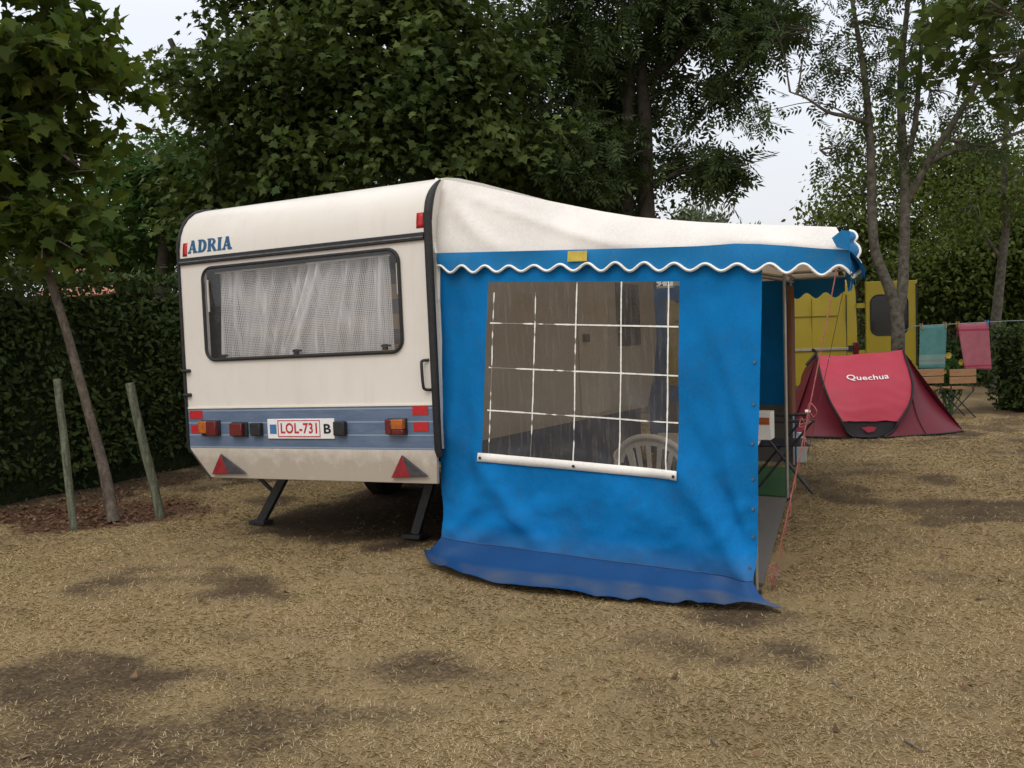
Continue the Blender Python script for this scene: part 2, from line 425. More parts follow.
def bare_map(x, y):
    wob = (fbm(x * 3.1, y * 3.1, 3, 6) - .5) * 1.5; w2 = (fbm(x * 3.1 + 50, y * 3.1, 8, 6) - .5) * 1.5
    b = np.clip((fbm(x * .9, y * 1.3, 21, 6) - .52) * 5.0, 0, .7)
    for (cx, cy, ax, ay, s_) in PW:
        q = ((x - cx) / ax + wob * 1.5) ** 2 + ((y - cy) / ay + w2 * 1.5) ** 2
        b = np.maximum(b, s_ * .74 * np.clip((1.7 - q) * .6, 0, 1))
    cx_, cy_ = (x + 2.476) * .883 - (y - 7.636) * .469, (x + 2.476) * .469 + (y - 7.636) * .883   # bare soil under the caravan, its dark colour also deepens the shade there
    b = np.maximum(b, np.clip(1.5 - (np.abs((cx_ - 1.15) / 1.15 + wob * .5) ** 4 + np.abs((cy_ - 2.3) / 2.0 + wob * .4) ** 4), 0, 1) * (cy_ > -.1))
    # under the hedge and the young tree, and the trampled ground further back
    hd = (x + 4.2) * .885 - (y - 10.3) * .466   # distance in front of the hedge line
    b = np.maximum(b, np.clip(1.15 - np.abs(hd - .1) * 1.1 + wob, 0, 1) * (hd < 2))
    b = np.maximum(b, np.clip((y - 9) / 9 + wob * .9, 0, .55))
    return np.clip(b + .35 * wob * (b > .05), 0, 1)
def litter_map(x, y):
    wob = fbm(x * 2.3, y * 2.3, 40, 4) - .5
    q = ((x + 3.6) / 1.1 + wob) ** 2 + ((y - 8.8) / .75 + wob) ** 2
    hd = np.abs((x + 4.2) * .885 - (y - 10.3) * .466 - .35)
    return np.maximum(np.clip(1.3 - q, 0, 1), np.clip(.8 - hd * 1.9 + wob, 0, 1) * (x < -1) * .6)
def build_ground():
    def axis(fine0, fine1, step, far):
        a = np.arange(fine0, fine1, step); out = list(a)
        d = step; p = fine1
        while p < far: out.append(p); d *= 1.22; p += d
        d = step; p = fine0 - step; pre = []
        while p > -far: pre.append(p); d *= 1.22; p -= d
        return np.array(pre[::-1] + out)
    X = axis(-6, 8, .05, 320); Y = axis(2.2, 15, .05, 320)
    gx, gy = np.meshgrid(X, Y)
    near = np.exp(-((np.maximum(0, np.abs(gx) - 10) / 8) ** 2) - ((np.maximum(0, np.abs(gy - 8) - 9) / 8) ** 2))
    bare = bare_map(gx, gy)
    z = near * ((fbm(gx * .8, gy * .8, 60, 3) - .5) * .05 + (fbm(gx * 6, gy * 6, 70, 3) - .5) * .022 - bare * .008)
    V = np.stack([gx, gy, z - .004], -1); n, m_ = gx.shape
    me = bpy.data.meshes.new('ground'); idx = np.arange(n * m_).reshape(n, m_)
    q = np.stack([idx[:-1, :-1], idx[:-1, 1:], idx[1:, 1:], idx[1:, :-1]], -1).reshape(-1, 4)
    me.vertices.add(n * m_); me.vertices.foreach_set('co', V.astype(np.float32).ravel())
    me.loops.add(q.size); me.loops.foreach_set('vertex_index', q.ravel().astype(np.int32))
    me.polygons.add(len(q)); me.polygons.foreach_set('loop_start', (np.arange(len(q)) * 4).astype(np.int32))
    me.update(calc_edges=True); me.polygons.foreach_set('use_smooth', np.ones(len(q), bool))
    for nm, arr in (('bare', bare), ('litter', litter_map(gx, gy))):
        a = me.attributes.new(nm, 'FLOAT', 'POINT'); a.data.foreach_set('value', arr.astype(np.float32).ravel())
    t = NT('dry_grass_ground')
    at_ = t.n('ShaderNodeAttribute', attribute_name='bare'); al = t.n('ShaderNodeAttribute', attribute_name='litter')
    straw = t.ramp(t.noise(38, 8, .8), [(.26, (.165, .115, .058)), (.46, (.355, .258, .130)), (.70, (.51, .385, .215))])
    straw = t.mix(t.ramp(t.noise(3.0, 5, .7), [(.45, (0, 0, 0)), (.75, (.6, .6, .6))]), straw, (.25, .195, .098))
    gr = t.ramp(t.noise(190, 6, .8), [(.33, (.48, .46, .43)), (.52, (1, 1, 1)), (.68, (1.0, 1.0, 1.0))]); straw = t.mix(.8, straw, gr, 'MULTIPLY')
    strawf = t.mix(t.ramp(t.noise(1.1, 4, .6), [(.4, (0, 0, 0)), (.7, (.55, .55, .55))]), straw, (.29, .20, .115))
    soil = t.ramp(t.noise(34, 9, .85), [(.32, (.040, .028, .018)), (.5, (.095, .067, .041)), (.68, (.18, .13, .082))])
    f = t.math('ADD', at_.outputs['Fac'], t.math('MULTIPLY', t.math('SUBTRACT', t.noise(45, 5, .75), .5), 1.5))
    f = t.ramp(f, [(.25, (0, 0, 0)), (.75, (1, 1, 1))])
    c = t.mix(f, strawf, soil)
    mul = t.ramp(t.noise(30, 6, .8), [(.35, (.05, .028, .02)), (.65, (.17, .075, .05))])
    lf = t.ramp(t.math('ADD', al.outputs['Fac'], t.math('MULTIPLY', t.math('SUBTRACT', t.noise(22, 5, .75), .5), 1.3)), [(.3, (0, 0, 0)), (.8, (.85, .85, .85))])
    c = t.mix(lf, c, mul)
    b = t.bsdf(c, .95, 0, .1); t.bump(b, t.noise(55, 10, .85), .9, .025)
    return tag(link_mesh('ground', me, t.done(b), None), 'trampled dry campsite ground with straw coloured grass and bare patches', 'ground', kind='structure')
build_ground()

def under_awning(x, y):
    # the strip covered by the mud flap and the floor of the awning
    q = (x + .47) * 1.83 + (y - 6.72) * -1.17; l = 2.172; a = q / l / l * 1.0
    off = ((x + .47) * -1.17 - (y - 6.72) * 1.83) / l      # towards the camera
    e = np.interp(a, [-.1, 0, .15, .3, .6, .85, 1.1], [.12, .20, .33, .38, .30, .19, .17])
    return (a > -.10) & (a < np.where(off > -.02, 1.12, .99)) & (off < e) & (off > -1.0)
def build_blades():
    n = 480000
    # density roughly even in the picture: sample distance with 1/d falloff
    d = 2.9 + (14.0 - 2.9) * rng.random(n) ** 1.7
    x = (rng.random(n) - .5) * (1.12 * d + 3.4); y = d
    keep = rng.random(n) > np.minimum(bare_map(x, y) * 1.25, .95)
    keep &= fbm(x * 4, y * 4, 90, 4) + rng.random(n) * .8 > .72
    keep &= litter_map(x, y) < .6
    keep &= ~under_awning(x, y)
    x, y = x[keep], y[keep]; n = len(x)
    L = rng.uniform(.012, .050, n) * (.75 + .25 * d[keep] / 6); w = rng.uniform(.0004, .0009, n) * (.5 + d[keep] / 5)
    a = rng.random(n) * 2 * math.pi; el = np.abs(rng.normal(.0, .26, n)) + .03
    D = np.stack([np.cos(a) * np.cos(el), np.sin(a) * np.cos(el), np.sin(el)], -1)
    W = np.stack([-np.sin(a), np.cos(a), np.zeros(n)], -1)
    z = (fbm(x * .8, y * .8, 60, 3) - .5) * .05 + (fbm(x * 6, y * 6, 70, 3) - .5) * .022 - .003
    P = np.stack([x, y, z], -1)
    mid = P + D * (L * .55)[:, None] + np.array([0, 0, 1]) * (L * .08)[:, None]
    tip = P + D * L[:, None] * np.array([1, 1, .72])
    V = np.stack([P - W * w[:, None], P + W * w[:, None], mid + W * (w * .8)[:, None], tip, mid - W * (w * .8)[:, None]], 1)
    m = leaf_mat('straw_blades', [(.43, .315, .175), (.60, .465, .285), (.51, .39, .225), (.67, .545, .365), (.47, .35, .195), (.36, .315, .15), (.56, .43, .255)], .12, .75, 1.0)
    o = fastmesh('dry_grass', V, 5, m)
    tag(o, 'short dry straw coloured grass blades lying over the ground', 'grass', kind='stuff')
build_blades()

def crumbs():
    n = 26000; d = 2.9 + 8.0 * rng.random(n) ** 1.6; x = (rng.random(n) - .5) * 1.12 * d; y = d
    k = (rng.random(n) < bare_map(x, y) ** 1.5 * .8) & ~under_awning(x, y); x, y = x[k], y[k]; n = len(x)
    z = (fbm(x * .8, y * .8, 60, 3) - .5) * .05 + (fbm(x * 6, y * 6, 70, 3) - .5) * .022 - .012
    P = np.stack([x, y, z], -1); r = np.abs(rng.normal(size=n)) * .0035 + .0012
    an = np.linspace(0, 2 * math.pi, 4)[:3]; V = []
    for a_ in range(3):
        b1_ = np.stack([np.cos(an[a_] + x * 99), np.sin(an[a_] + x * 99), np.zeros(n)], -1) * (r * rng.uniform(.8, 1.5, n))[:, None]; V.append(P + b1_)
    top = P + np.stack([rng.normal(size=n) * r * .3, rng.normal(size=n) * r * .3, r * 1.3], -1)
    T_ = np.concatenate([np.stack([V[i], V[(i + 1) % 3], top], 1) for i in range(3)])
    o = fastmesh('soil_crumbs', T_, 3, mat('soil_crumbs', (.13, .095, .06), .95, .5, 30, spec=.1)); tag(o, 'small crumbs of soil and grit on the bare ground patches', 'soil', kind='stuff')
crumbs()
def leaf_shape(kind):
    if kind == 'maple':
        return np.array([(0, 0), (.12, .26), (.02, .48), (.30, .38), (.40, .60), (.58, .24), (1, 0), (.58, -.24), (.40, -.60), (.30, -.38), (.02, -.48), (.12, -.26)])
    if kind == 'lobed':
        return np.array([(0, 0), (.15, .45), (.42, .28), (1, 0), (.42, -.28), (.15, -.45)])
    if kind == 'oval':
        return np.array([(0, 0), (.3, .26), (.7, .2), (1, 0), (.7, -.2), (.3, -.26)])
    if kind == 'leaflet':
        return np.array([(0, 0), (.4, .17), (1, 0), (.4, -.17)])
    return np.array([(0, 0), (.45, .3), (1, 0), (.45, -.3)])
def leaf_verts(P, D, N, size, kind, bend=.18):
    sh = leaf_shape(kind); Sd = np.cross(N, D); Sd /= np.linalg.norm(Sd, axis=1)[:, None] + 1e-9; N = np.cross(D, Sd)
    s_ = np.asarray(size)[:, None, None]
    return P[:, None, :] + s_ * (sh[None, :, 0:1] * D[:, None, :] + sh[None, :, 1:2] * Sd[:, None, :] - (bend * sh[None, :, 0:1] ** 2 + .25 * np.abs(sh[None, :, 1:2])) * N[:, None, :])
def unit(a): return a / (np.linalg.norm(a, axis=1)[:, None] + 1e-9)
def clusters(blobs, n, gap=.0, seed=0, shell=2.4, gscale=1.1, spray=.5, per=13):
    """leaf cluster centres laid out along layered, outward drooping boughs"""
    m = max(8, n // per)
    w = np.array([b[3] * b[4] * b[5] for b in blobs]) ** .72; pk = rng.choice(len(blobs), m, p=w / w.sum())
    B = np.array([b[:6] for b in blobs])[pk]; rad = B[:, 3:6]
    d = unit(rng.normal(size=(m, 3))); r = rng.random(m) ** (1 / shell) * .92
    C0_ = B[:, :3] + d * r[:, None] * rad
    o = unit(d * np.array([1, 1, .35]) + rng.normal(size=(m, 3)) * .28); sd = unit(np.cross(o, np.array([0, 0, 1.0]))); up = np.cross(sd, o)
    sz = np.minimum(spray * rng.uniform(.55, 1.35, m), rad.min(1) * .95)
    I = np.repeat(np.arange(m), per); N_ = len(I); S_ = sz[I]
    t = rng.uniform(-.75, 1.0, N_) * S_; la = rng.normal(size=N_) * .40 * S_ * (1.15 - .45 * np.maximum(t / S_, 0)); v = rng.normal(size=N_) * .10 * S_
    C = C0_[I] + o[I] * t[:, None] + sd[I] * la[:, None] + up[I] * v[:, None]
    C[:, 2] -= .32 * np.maximum(t, 0) ** 2 / S_ + .22 * la ** 2 / S_
    k = C[:, 2] > .08
    return C[k], o[I][k], pk[I][k]
def foliage(C, dout, per, size, spread, kind, droop=.35, flat=1.0):
    n = len(C) * per; P = np.repeat(C, per, 0) + rng.normal(size=(n, 3)) * spread * np.array([1, 1, .75]); do = np.repeat(dout, per, 0)
    D = unit(do * .6 + rng.normal(size=(n, 3)) * .7 + np.array([0, 0, -droop]))
    N = unit(rng.normal(size=(n, 3)) * .5 * flat + np.array([0, 0, 1.0]) + do * .55)
    return leaf_verts(P, D, N, size * rng.uniform(.6, 1.2, n), kind)
def pinnate(C, dout, per, L, spread, pairs=5, droop=.45, lsize=.3):
    n = len(C) * per; P = np.repeat(C, per, 0) + rng.normal(size=(n, 3)) * spread; do = np.repeat(dout, per, 0)
    D = unit(do * .7 + rng.normal(size=(n, 3)) * .6 + np.array([0, 0, -droop])); N = unit(rng.normal(size=(n, 3)) * .5 + np.array([0, 0, 1.0]))
    Sd = unit(np.cross(N, D)); N = np.cross(D, Sd); l = L * rng.uniform(.7, 1.2, n); out = []
    for k in range(pairs):
        p = P + D * (l * (k + .7) / pairs)[:, None] - N * (l * .25 * ((k + .7) / pairs) ** 2)[:, None]
        for sg in (-1, 1): out.append(leaf_verts(p, unit(D * .55 + sg * Sd * .85 - N * .15), N, l * lsize * rng.uniform(.8, 1.1, n), 'leaflet'))
    out.append(leaf_verts(P + D * l[:, None] - N * (l * .25)[:, None], D, N, l * lsize, 'leaflet'))
    return np.concatenate(out)

def tree(name, label, base, trunks, blobs, ncl, per, size, kind, lm, bark, spread=.22, gap=0, group=None, radii=None, cat='tree', twigs=7, pin=None, droop=.35, seed=1, shell=2.4, gscale=1.1, spray=.55):
    root = thing(name, label, cat, base, group=group)
    mb = MB(); pts = []
    for i, tr in enumerate(trunks):
        p = cr(tr, 6); r = radii[i]; mb.tube(p, r, 9)
        pts += [q for q in p[len(p) // 3 if i == 0 else 1:]]
    pts = np.array(pts)
    C, d, pick = clusters(blobs, ncl, gap, seed, shell, gscale, spray)
    for bi, b in enumerate(blobs):
        c = np.array(b[:3]); below = pts[pts[:, 2] < max(c[2] - .1, pts[:, 2].min() + .3)]
        a = below[np.argmin(np.linalg.norm(below - c, axis=1))]
        if np.linalg.norm(a - c) > .4:
            mid = (a + c) / 2 + np.array([0, 0, .12 * np.linalg.norm(a - c)]); rr = radii[0][-1] if np.isscalar(radii[0][-1]) else .03
            mb.tube(cr([a, mid, c], 5), [max(.016, rr * .8), max(.008, rr * .3), .005], 6)
        mine = C[pick == bi]
        for q in mine[:twigs]:
            m_ = (c + q) / 2 + rng.normal(size=3) * .08
            mb.tube(cr([c, m_, q], 4), [.012, .004], 5)
    obj('trunk', mb, bark, root, smooth=60)
    V = pinnate(C, d, per, size, spread, droop=droop, **pin) if pin else foliage(C, d, per, size, spread, kind, droop)
    fastmesh('crown', V, V.shape[1], lm, root)
    return root

LM = {}
LM['maple'] = leaf_mat('maple_leaves', [(.024, .046, .012), (.052, .082, .018), (.030, .056, .014), (.080, .105, .026), (.020, .040, .012), (.042, .070, .016)], .28)
LM['young'] = leaf_mat('young_maple_leaves', [(.055, .088, .014), (.095, .13, .02), (.038, .064, .014), (.14, .15, .025), (.068, .105, .018)], .48)
LM['ash'] = leaf_mat('ash_leaves', [(.045, .070, .028), (.065, .095, .034), (.036, .058, .022), (.085, .108, .036), (.05, .078, .028)], .3)
LM['dark'] = leaf_mat('dark_leaves', [(.022, .044, .014), (.038, .066, .018), (.028, .052, .014), (.055, .078, .02)], .25)
LM['mid'] = leaf_mat('olive_leaves', [(.055, .080, .016), (.085, .110, .022), (.065, .095, .018), (.12, .125, .03), (.042, .066, .014)], .35)
LM['bright'] = leaf_mat('fresh_leaves', [(.045, .10, .025), (.065, .13, .03), (.036, .078, .02), (.085, .14, .032)], .38)
LM['hedge'] = leaf_mat('hedge_leaves', [(.022, .042, .014), (.036, .062, .018), (.028, .05, .015), (.055, .078, .02), (.018, .034, .012), (.08, .10, .028), (.03, .054, .016)], .2)
LM['grey'] = leaf_mat('grey_green_leaves', [(.09, .115, .075), (.12, .145, .09), (.075, .10, .06)], .2)
LM['litter'] = leaf_mat('fallen_leaves', [(.13, .07, .04), (.19, .115, .06), (.09, .045, .028), (.25, .18, .11), (.08, .04, .025)], .05)

def ex(px, py, Y, rx, ry, rz): p = at(px, py, Y); return (p[0], p[1], p[2], rx, ry, rz)

# ---- young maple, front left
tb = ground(113, 520)
Yt = tb[1]
tp = [ground(114, 522)] + [at(x, y, Yt) for x, y in ((104, 470), (92, 425), (80, 380), (66, 330), (52, 285), (44, 255), (38, 200), (36, 130), (42, 50), (50, -60))]
tree('maple_tree', 'slim leaning young maple between two stakes in front of the hedge', tb, [tp], [
    ex(25, 205, Yt, .55, .6, .45), ex(70, 160, Yt - .3, .46, .6, .45), ex(0, 120, Yt, .7, .7, .6), ex(62, 62, Yt - .2, .40, .6, .42), ex(5, 30, Yt - .4, .72, .8, .6),
    ex(-60, 60, Yt, .9, .9, 1.0), ex(-5, -90, Yt, .8, 1.0, .8), ex(-40, 190, Yt + .2, .6, .6, .5), ex(40, -50, Yt, .45, .6, .5), ex(108, 90, Yt - .4, .12, .2, .13), ex(45, 245, Yt - .1, .35, .4, .2), ex(95, 170, Yt - .3, .3, .4, .3), ex(20, 100, Yt, .6, .6, .5)],
    760, 8, .135, 'maple', LM['young'], MT['barkthin'], spread=.11, spray=.38, gap=.48, radii=[[.054, .040, .036, .032, .025, .012]], twigs=6, seed=3, droop=.5)
# stakes
def stake(px0, py0, px1, py1, lab):
    b = ground(px0, py0); t_ = at(px1, py1, b[1] - .05); mb = MB()
    pth = [b + (t_ - b) * k - np.array([0, 0, .05 * (k == 0)]) + rng.normal(size=3) * .004 for k in np.linspace(0, 1, 7)]
    r_ = .031 if px0 < 100 else .038; mb.tube(pth, [r_ * 1.03, r_, r_ * 1.02, r_ * .95, r_ * .98], 10)
    solo('wooden_stake', mb, MT['stake'], lab, 'stake', b, group='stakes beside the young maple', smooth=50, bevel=.004)
stake(74, 529, 58, 380, 'slim pale green weathered stake left of the leaning young maple')
stake(161, 518, 130, 383, 'thicker grey green leaning stake between young maple and caravan')

# ---- hedge at the left
def hedge(name, label, A, B, thick, h, n, size, lm, core=True, jitter=.1, group=None):
    A = np.asarray(A, float); B = np.asarray(B, float); u = (B - A); L = np.linalg.norm(u); u /= L; nrm = np.array([u[1], -u[0], 0])
    root = thing(name, label, 'hedge', A, group=group)
    # leaves over the front, top and back faces, with a wavy surface
    s_ = rng.random(n) * L; face = rng.random(n); hh = rng.random(n) ** .85 * h
    top = face > .80; back = (face > .72) & ~top
    off = np.where(top, (rng.random(n) - .5) * thick, np.where(back, -thick / 2, thick / 2))
    z = np.where(top, h, hh)
    wob = (fbm(s_ * 1.6, z * 1.8 + 7, 33, 4) - .5) * .42
    off = off + np.where(top, 0, np.where(back, -wob, wob)); z = z + np.where(top, wob * .55, 0)
    off -= np.sign(off) * np.abs(rng.normal(size=n)) * jitter * ~top
    z = z + (rng.random(n) < .05) * top * rng.random(n) * .22
    ec = rng.random(n) < thick / (L + thick) * .8
    s_ = np.where(ec, np.where(rng.random(n) < .5, -.02 + wob * .5, L + .02 - wob * .5), s_); off = np.where(ec, (rng.random(n) - .5) * thick, off)
    rr = np.clip(z / .25, .55, 1); P = A + u * s_[:, None] + nrm * (off * rr)[:, None]; P[:, 2] = z + rng.normal(size=n) * .02
    outw = np.where(top[:, None], np.array([0, 0, 1.0]), np.where(back[:, None], -nrm, nrm))
    D = unit(rng.normal(size=(n, 3)) * .8 + outw * .5 + np.array([0, 0, .1])); N = unit(outw * .8 + rng.normal(size=(n, 3)) * .6 + np.array([0, 0, .5]))
    P[:, 2] = np.maximum(P[:, 2], .05)
    V = leaf_verts(P, D, N, size * rng.uniform(.6, 1.25, n), 'oval')
    mb = MB()
    for k in range(int(L * 7)):
        s0 = rng.random() * L; o0 = (rng.random() - .5) * thick * .5; p0 = A + u * s0 + nrm * o0; p1 = p0 + u * rng.normal() * .15 + nrm * rng.normal() * .15
        mb.tube([p0 + (0, 0, -.03), (p0 + p1) / 2 + (0, 0, h * .5), p1 + (0, 0, h * .92)], [.022, .016, .006], 5)
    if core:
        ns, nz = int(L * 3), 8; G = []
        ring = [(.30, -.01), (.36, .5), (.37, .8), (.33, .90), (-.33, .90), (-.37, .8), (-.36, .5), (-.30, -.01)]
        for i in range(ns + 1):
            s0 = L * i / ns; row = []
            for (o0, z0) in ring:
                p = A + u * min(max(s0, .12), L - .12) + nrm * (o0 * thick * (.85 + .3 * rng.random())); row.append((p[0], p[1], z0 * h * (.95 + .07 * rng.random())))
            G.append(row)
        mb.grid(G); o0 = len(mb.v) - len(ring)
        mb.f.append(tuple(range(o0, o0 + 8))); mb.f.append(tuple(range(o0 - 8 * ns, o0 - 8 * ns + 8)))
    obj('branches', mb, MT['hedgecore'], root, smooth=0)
    fastmesh('foliage', V, 6, lm, root)
    return root
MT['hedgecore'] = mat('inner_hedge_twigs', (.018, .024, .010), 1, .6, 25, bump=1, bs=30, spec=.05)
h0 = np.array([-4.95, 8.9, 0]); hd = np.array([1.1, 2.09, 0]) / np.linalg.norm([1.1, 2.09]); hn = np.array([hd[1], -hd[0], 0])
hedge('clipped_hedge', 'tall clipped dark green hedge running behind the caravan', h0 - hd * 3.0 - hn * .5, h0 + hd * 10.0 - hn * .5, 1.0, 2.18, 46000, .075, LM['hedge'])

# ---- big maple behind the caravan
def bt(px, py, Y): return at(px, py, Y)
b0 = np.array([-2.9, 15.2, 0])
tree('maple_tree', 'large dense dark maple spreading above the caravan roof', b0,
     [[b0, b0 + (.05, 0, 1.6), b0 + (-.05, .1, 3.2), b0 + (.1, 0, 5.2), b0 + (.3, .1, 7.6)], [b0 + (0, 0, 2.6), b0 + (-1.2, -.2, 4.2), b0 + (-1.9, -.3, 5.8)], [b0 + (0, 0, 2.9), b0 + (1.4, -.3, 4.4), b0 + (2.4, -.3, 6.2)]],
     [ex(330, 60, 14.6, 2.1, 1.8, 1.5), ex(285, 10, 14.8, .95, 1.5, 1.1), ex(240, 95, 14.8, .82, 1.2, .85), ex(420, 30, 14.4, 1.4, 1.5, 1.3), ex(400, 110, 14.2, 1.5, 1.4, .95), ex(300, 140, 14.6, 1.7, 1.5, .8),
      ex(460, 120, 14.2, .95, 1.2, .7), ex(330, -90, 15, 2.4, 2.2, 1.7), ex(250, -80, 15, .9, 1.5, 1.0), ex(475, 70, 14.5, .6, .9, .5), ex(270, 190, 15.2, 1.8, 1.2, .7), ex(500, 150, 14.6, .9, .9, .7)],
     4700, 9, .125, 'maple', LM['maple'], MT['barkdark'], spread=.13, spray=.8, gap=.41, radii=[[.24, .2, .15, .1, .04], [.11, .08, .04], [.12, .08, .04]], twigs=5, seed=11)
# ---- second dark tree behind the caravan on the left, closing the gap over the hedge
b1 = np.array([-5.9, 17.0, 0])
tree('broadleaf_tree', 'dark broadleaf tree over the hedge left of the caravan', b1, [[b1, b1 + (0, 0, 1.8), b1 + (.2, 0, 3.4), b1 + (.2, 0, 4.6)]],
     [ex(150, 195, 16.6, 1.1, 1.1, .75), ex(125, 178, 16.8, .6, .9, .35), ex(200, 165, 16.9, 1.0, 1.1, .7), ex(235, 215, 17, 1.1, 1.0, .8), ex(90, 215, 17, .8, 1, .6), ex(178, 150, 17, .4, .6, .25)],
     1700, 10, .11, 'lobed', LM['bright'], MT['barkdark'], spread=.17, gap=.38, radii=[[.16, .13, .09, .04]], seed=17)
b2 = np.array([-6.6, 19.0, 0])
tree('broadleaf_tree', 'fresh green bushy tree just above the hedge beside the red roof', b2, [[b2, b2 + (.1, 0, 1.3), b2 + (.2, 0, 2.6)]],
     [ex(150, 240, 18.4, 1.2, 1.1, .65), ex(110, 250, 18.7, .7, .8, .45), ex(185, 235, 19.0, .8, 1, .6), ex(60, 235, 19.4, .9, .9, .5)],
     1100, 10, .11, 'oval', LM['bright'], MT['bark'], spread=.22, gap=.34, radii=[[.12, .09, .05]], seed=19)
b3 = np.array([-9.8, 18.0, 0])
tree('broadleaf_tree', 'dark tree standing behind the young maple crown', b3, [[b3, b3 + (0, 0, 2.2), b3 + (-.2, 0, 4.4)]],
     [ex(0, 225, 17.8, 1.4, 1.3, .8), ex(-60, 190, 18, 1.3, 1.5, .9), ex(45, 225, 18.2, .8, .9, .55)],
     1200, 9, .12, 'lobed', LM['dark'], MT['barkdark'], spread=.26, gap=.38, radii=[[.18, .14, .08]], seed=23)

# ---- twin-trunk ash behind the awning
b4 = np.array([1.95, 16.4, 0])
tr1 = [b4 + (-.15, 0, 0)] + [bt(x, y, 16.4) for x, y in ((624, 260), (627, 190), (628, 120), (630, 60), (622, -10))]
tr2 = [b4 + (.2, 0, 0)] + [bt(x, y, 16.3) for x, y in ((648, 260), (646, 190), (645, 120), (642, 70), (650, 20), (660, -60))]
tr3 = [bt(642, 85, 16.3), bt(672, 62, 16.1), bt(690, 40, 15.9), bt(705, 5, 15.8), bt(715, -40, 15.8)]
tr4 = [bt(627, 190, 16.4), bt(608, 172, 16.2), bt(585, 165, 16.0), bt(560, 150, 15.8)]
tree('ash_tree', 'tall twin trunk ash tree rising behind the white awning roof', b4, [tr1, tr2, tr3, tr4],
     [ex(600, 40, 17.2, 1.2, 1.3, .9), ex(540, 95, 15.8, 1.0, 1.2, .75), ex(520, 155, 15.6, 1.0, 1.1, .7), ex(565, 130, 16.0, .8, .9, .8), ex(570, 185, 16.6, .8, .7, .45),
      ex(560, 40, 16.1, .75, 1, .6), ex(690, 15, 15.8, .95, 1.1, .7), ex(735, 28, 15.8, .6, .8, .5), ex(765, 10, 15.7, .45, .6, .4), ex(722, 172, 15.9, .4, .4, .2), ex(695, 75, 15.9, .68, .8, .35), ex(725, 85, 15.8, .38, .6, .3), ex(668, 160, 17.2, .5, .6, .65), ex(700, 160, 16.0, .5, .6, .25), ex(728, 166, 15.9, .28, .3, .12),
      ex(620, -50, 16.1, 1.4, 1.6, .9), ex(470, 175, 15.9, .7, .8, .5), ex(620, 100, 17.4, .6, .8, .7), ex(640, 190, 16.6, .8, .6, .5), ex(500, 60, 16.0, .5, .8, .55)],
     2300, 3, .32, 'leaflet', LM['ash'], MT['barkdark'], spread=.12, spray=.65, radii=[[.14, .12, .11, .09, .05], [.16, .145, .125, .10, .06, .03], [.07, .05, .03], [.05, .035, .02]], twigs=8, pin=dict(pairs=5, lsize=.42), seed=29)
b5 = np.array([-.3, 18.5, 0])
tree('broadleaf_tree', 'dark undergrowth tree filling the gap behind the awning ridge', b5, [[b5, b5 + (.1, 0, 1.6), b5 + (.2, 0, 3.2)]],
     [ex(480, 200, 18.2, 1.5, 1.1, .9), ex(560, 200, 18.5, 1.4, 1.1, .8), ex(610, 205, 18.6, 1.2, 1, .7), ex(530, 150, 18.8, 1.6, 1.0, .9), ex(440, 160, 18.8, 1.3, 1, .9), ex(600, 150, 18.9, 1.0, .9, .9), ex(360, 190, 18.8, 1.6, 1, .8)],
     2600, 9, .12, 'lobed', LM['dark'], MT['barkdark'], spread=.24, gap=.22, radii=[[.15, .11, .05]], seed=31)
# far bush tops over the awning roof
b6 = np.array([4.9, 27, 0])
tree('shrub', 'grey green far bush showing just above the awning roof', b6, [[b6, b6 + (0, 0, 1.5), b6 + (.1, 0, 2.6)]],
     [ex(690, 222, 27, .55, .6, .4), ex(712, 222, 27, .45, .6, .3), ex(732, 222, 27, .3, .4, .32), ex(680, 215, 27, .25, .4, .3), ex(700, 245, 27, 1.1, .8, .7)],
     330, 8, .2, 'leaflet', LM['grey'], MT['bark'], spread=.16, radii=[[.07, .05, .03]], cat='shrub', droop=-.9, seed=37)

# ---- forked tree behind the red tent
Yf = 14.8
b7 = ground(900, 411); b7 = np.array([at(899, 380, Yf)[0], Yf, 0])
tA = [b7] + [at(x, y, Yf) for x, y in ((898, 350), (897, 318), (890, 290), (876, 255), (872, 215), (871, 160), (868, 110), (862, 60), (852, 0), (846, -40))]
tB = [at(x, y, Yf) for x, y in ((897, 316), (902, 292), (904, 255), (905, 200), (904, 160), (901, 110), (902, 60), (908, 0), (910, -50))]
tC = [at(x, y, Yf - dy) for x, y, dy in ((905, 205, 0), (920, 178, .1), (934, 152, .2), (955, 120, .3), (975, 85, .4), (985, 45, .5), (992, 0, .5))]
tD = [at(x, y, Yf - dy) for x, y, dy in ((925, 166, .1), (950, 152, .3), (985, 145, .4), (1030, 128, .5))]
tE = [at(x, y, Yf) for x, y in ((904, 170), (914, 130), (919, 80), (922, 30), (926, -40))]
tF = [at(x, y, Yf - dy) for x, y, dy in ((870, 125, 0), (850, 117, .2), (828, 112, .3), (806, 98, .4), (790, 92, .5))]
tG = [at(x, y, Yf - dy) for x, y, dy in ((975, 85, .4), (1000, 75, .5), (1035, 55, .6))]
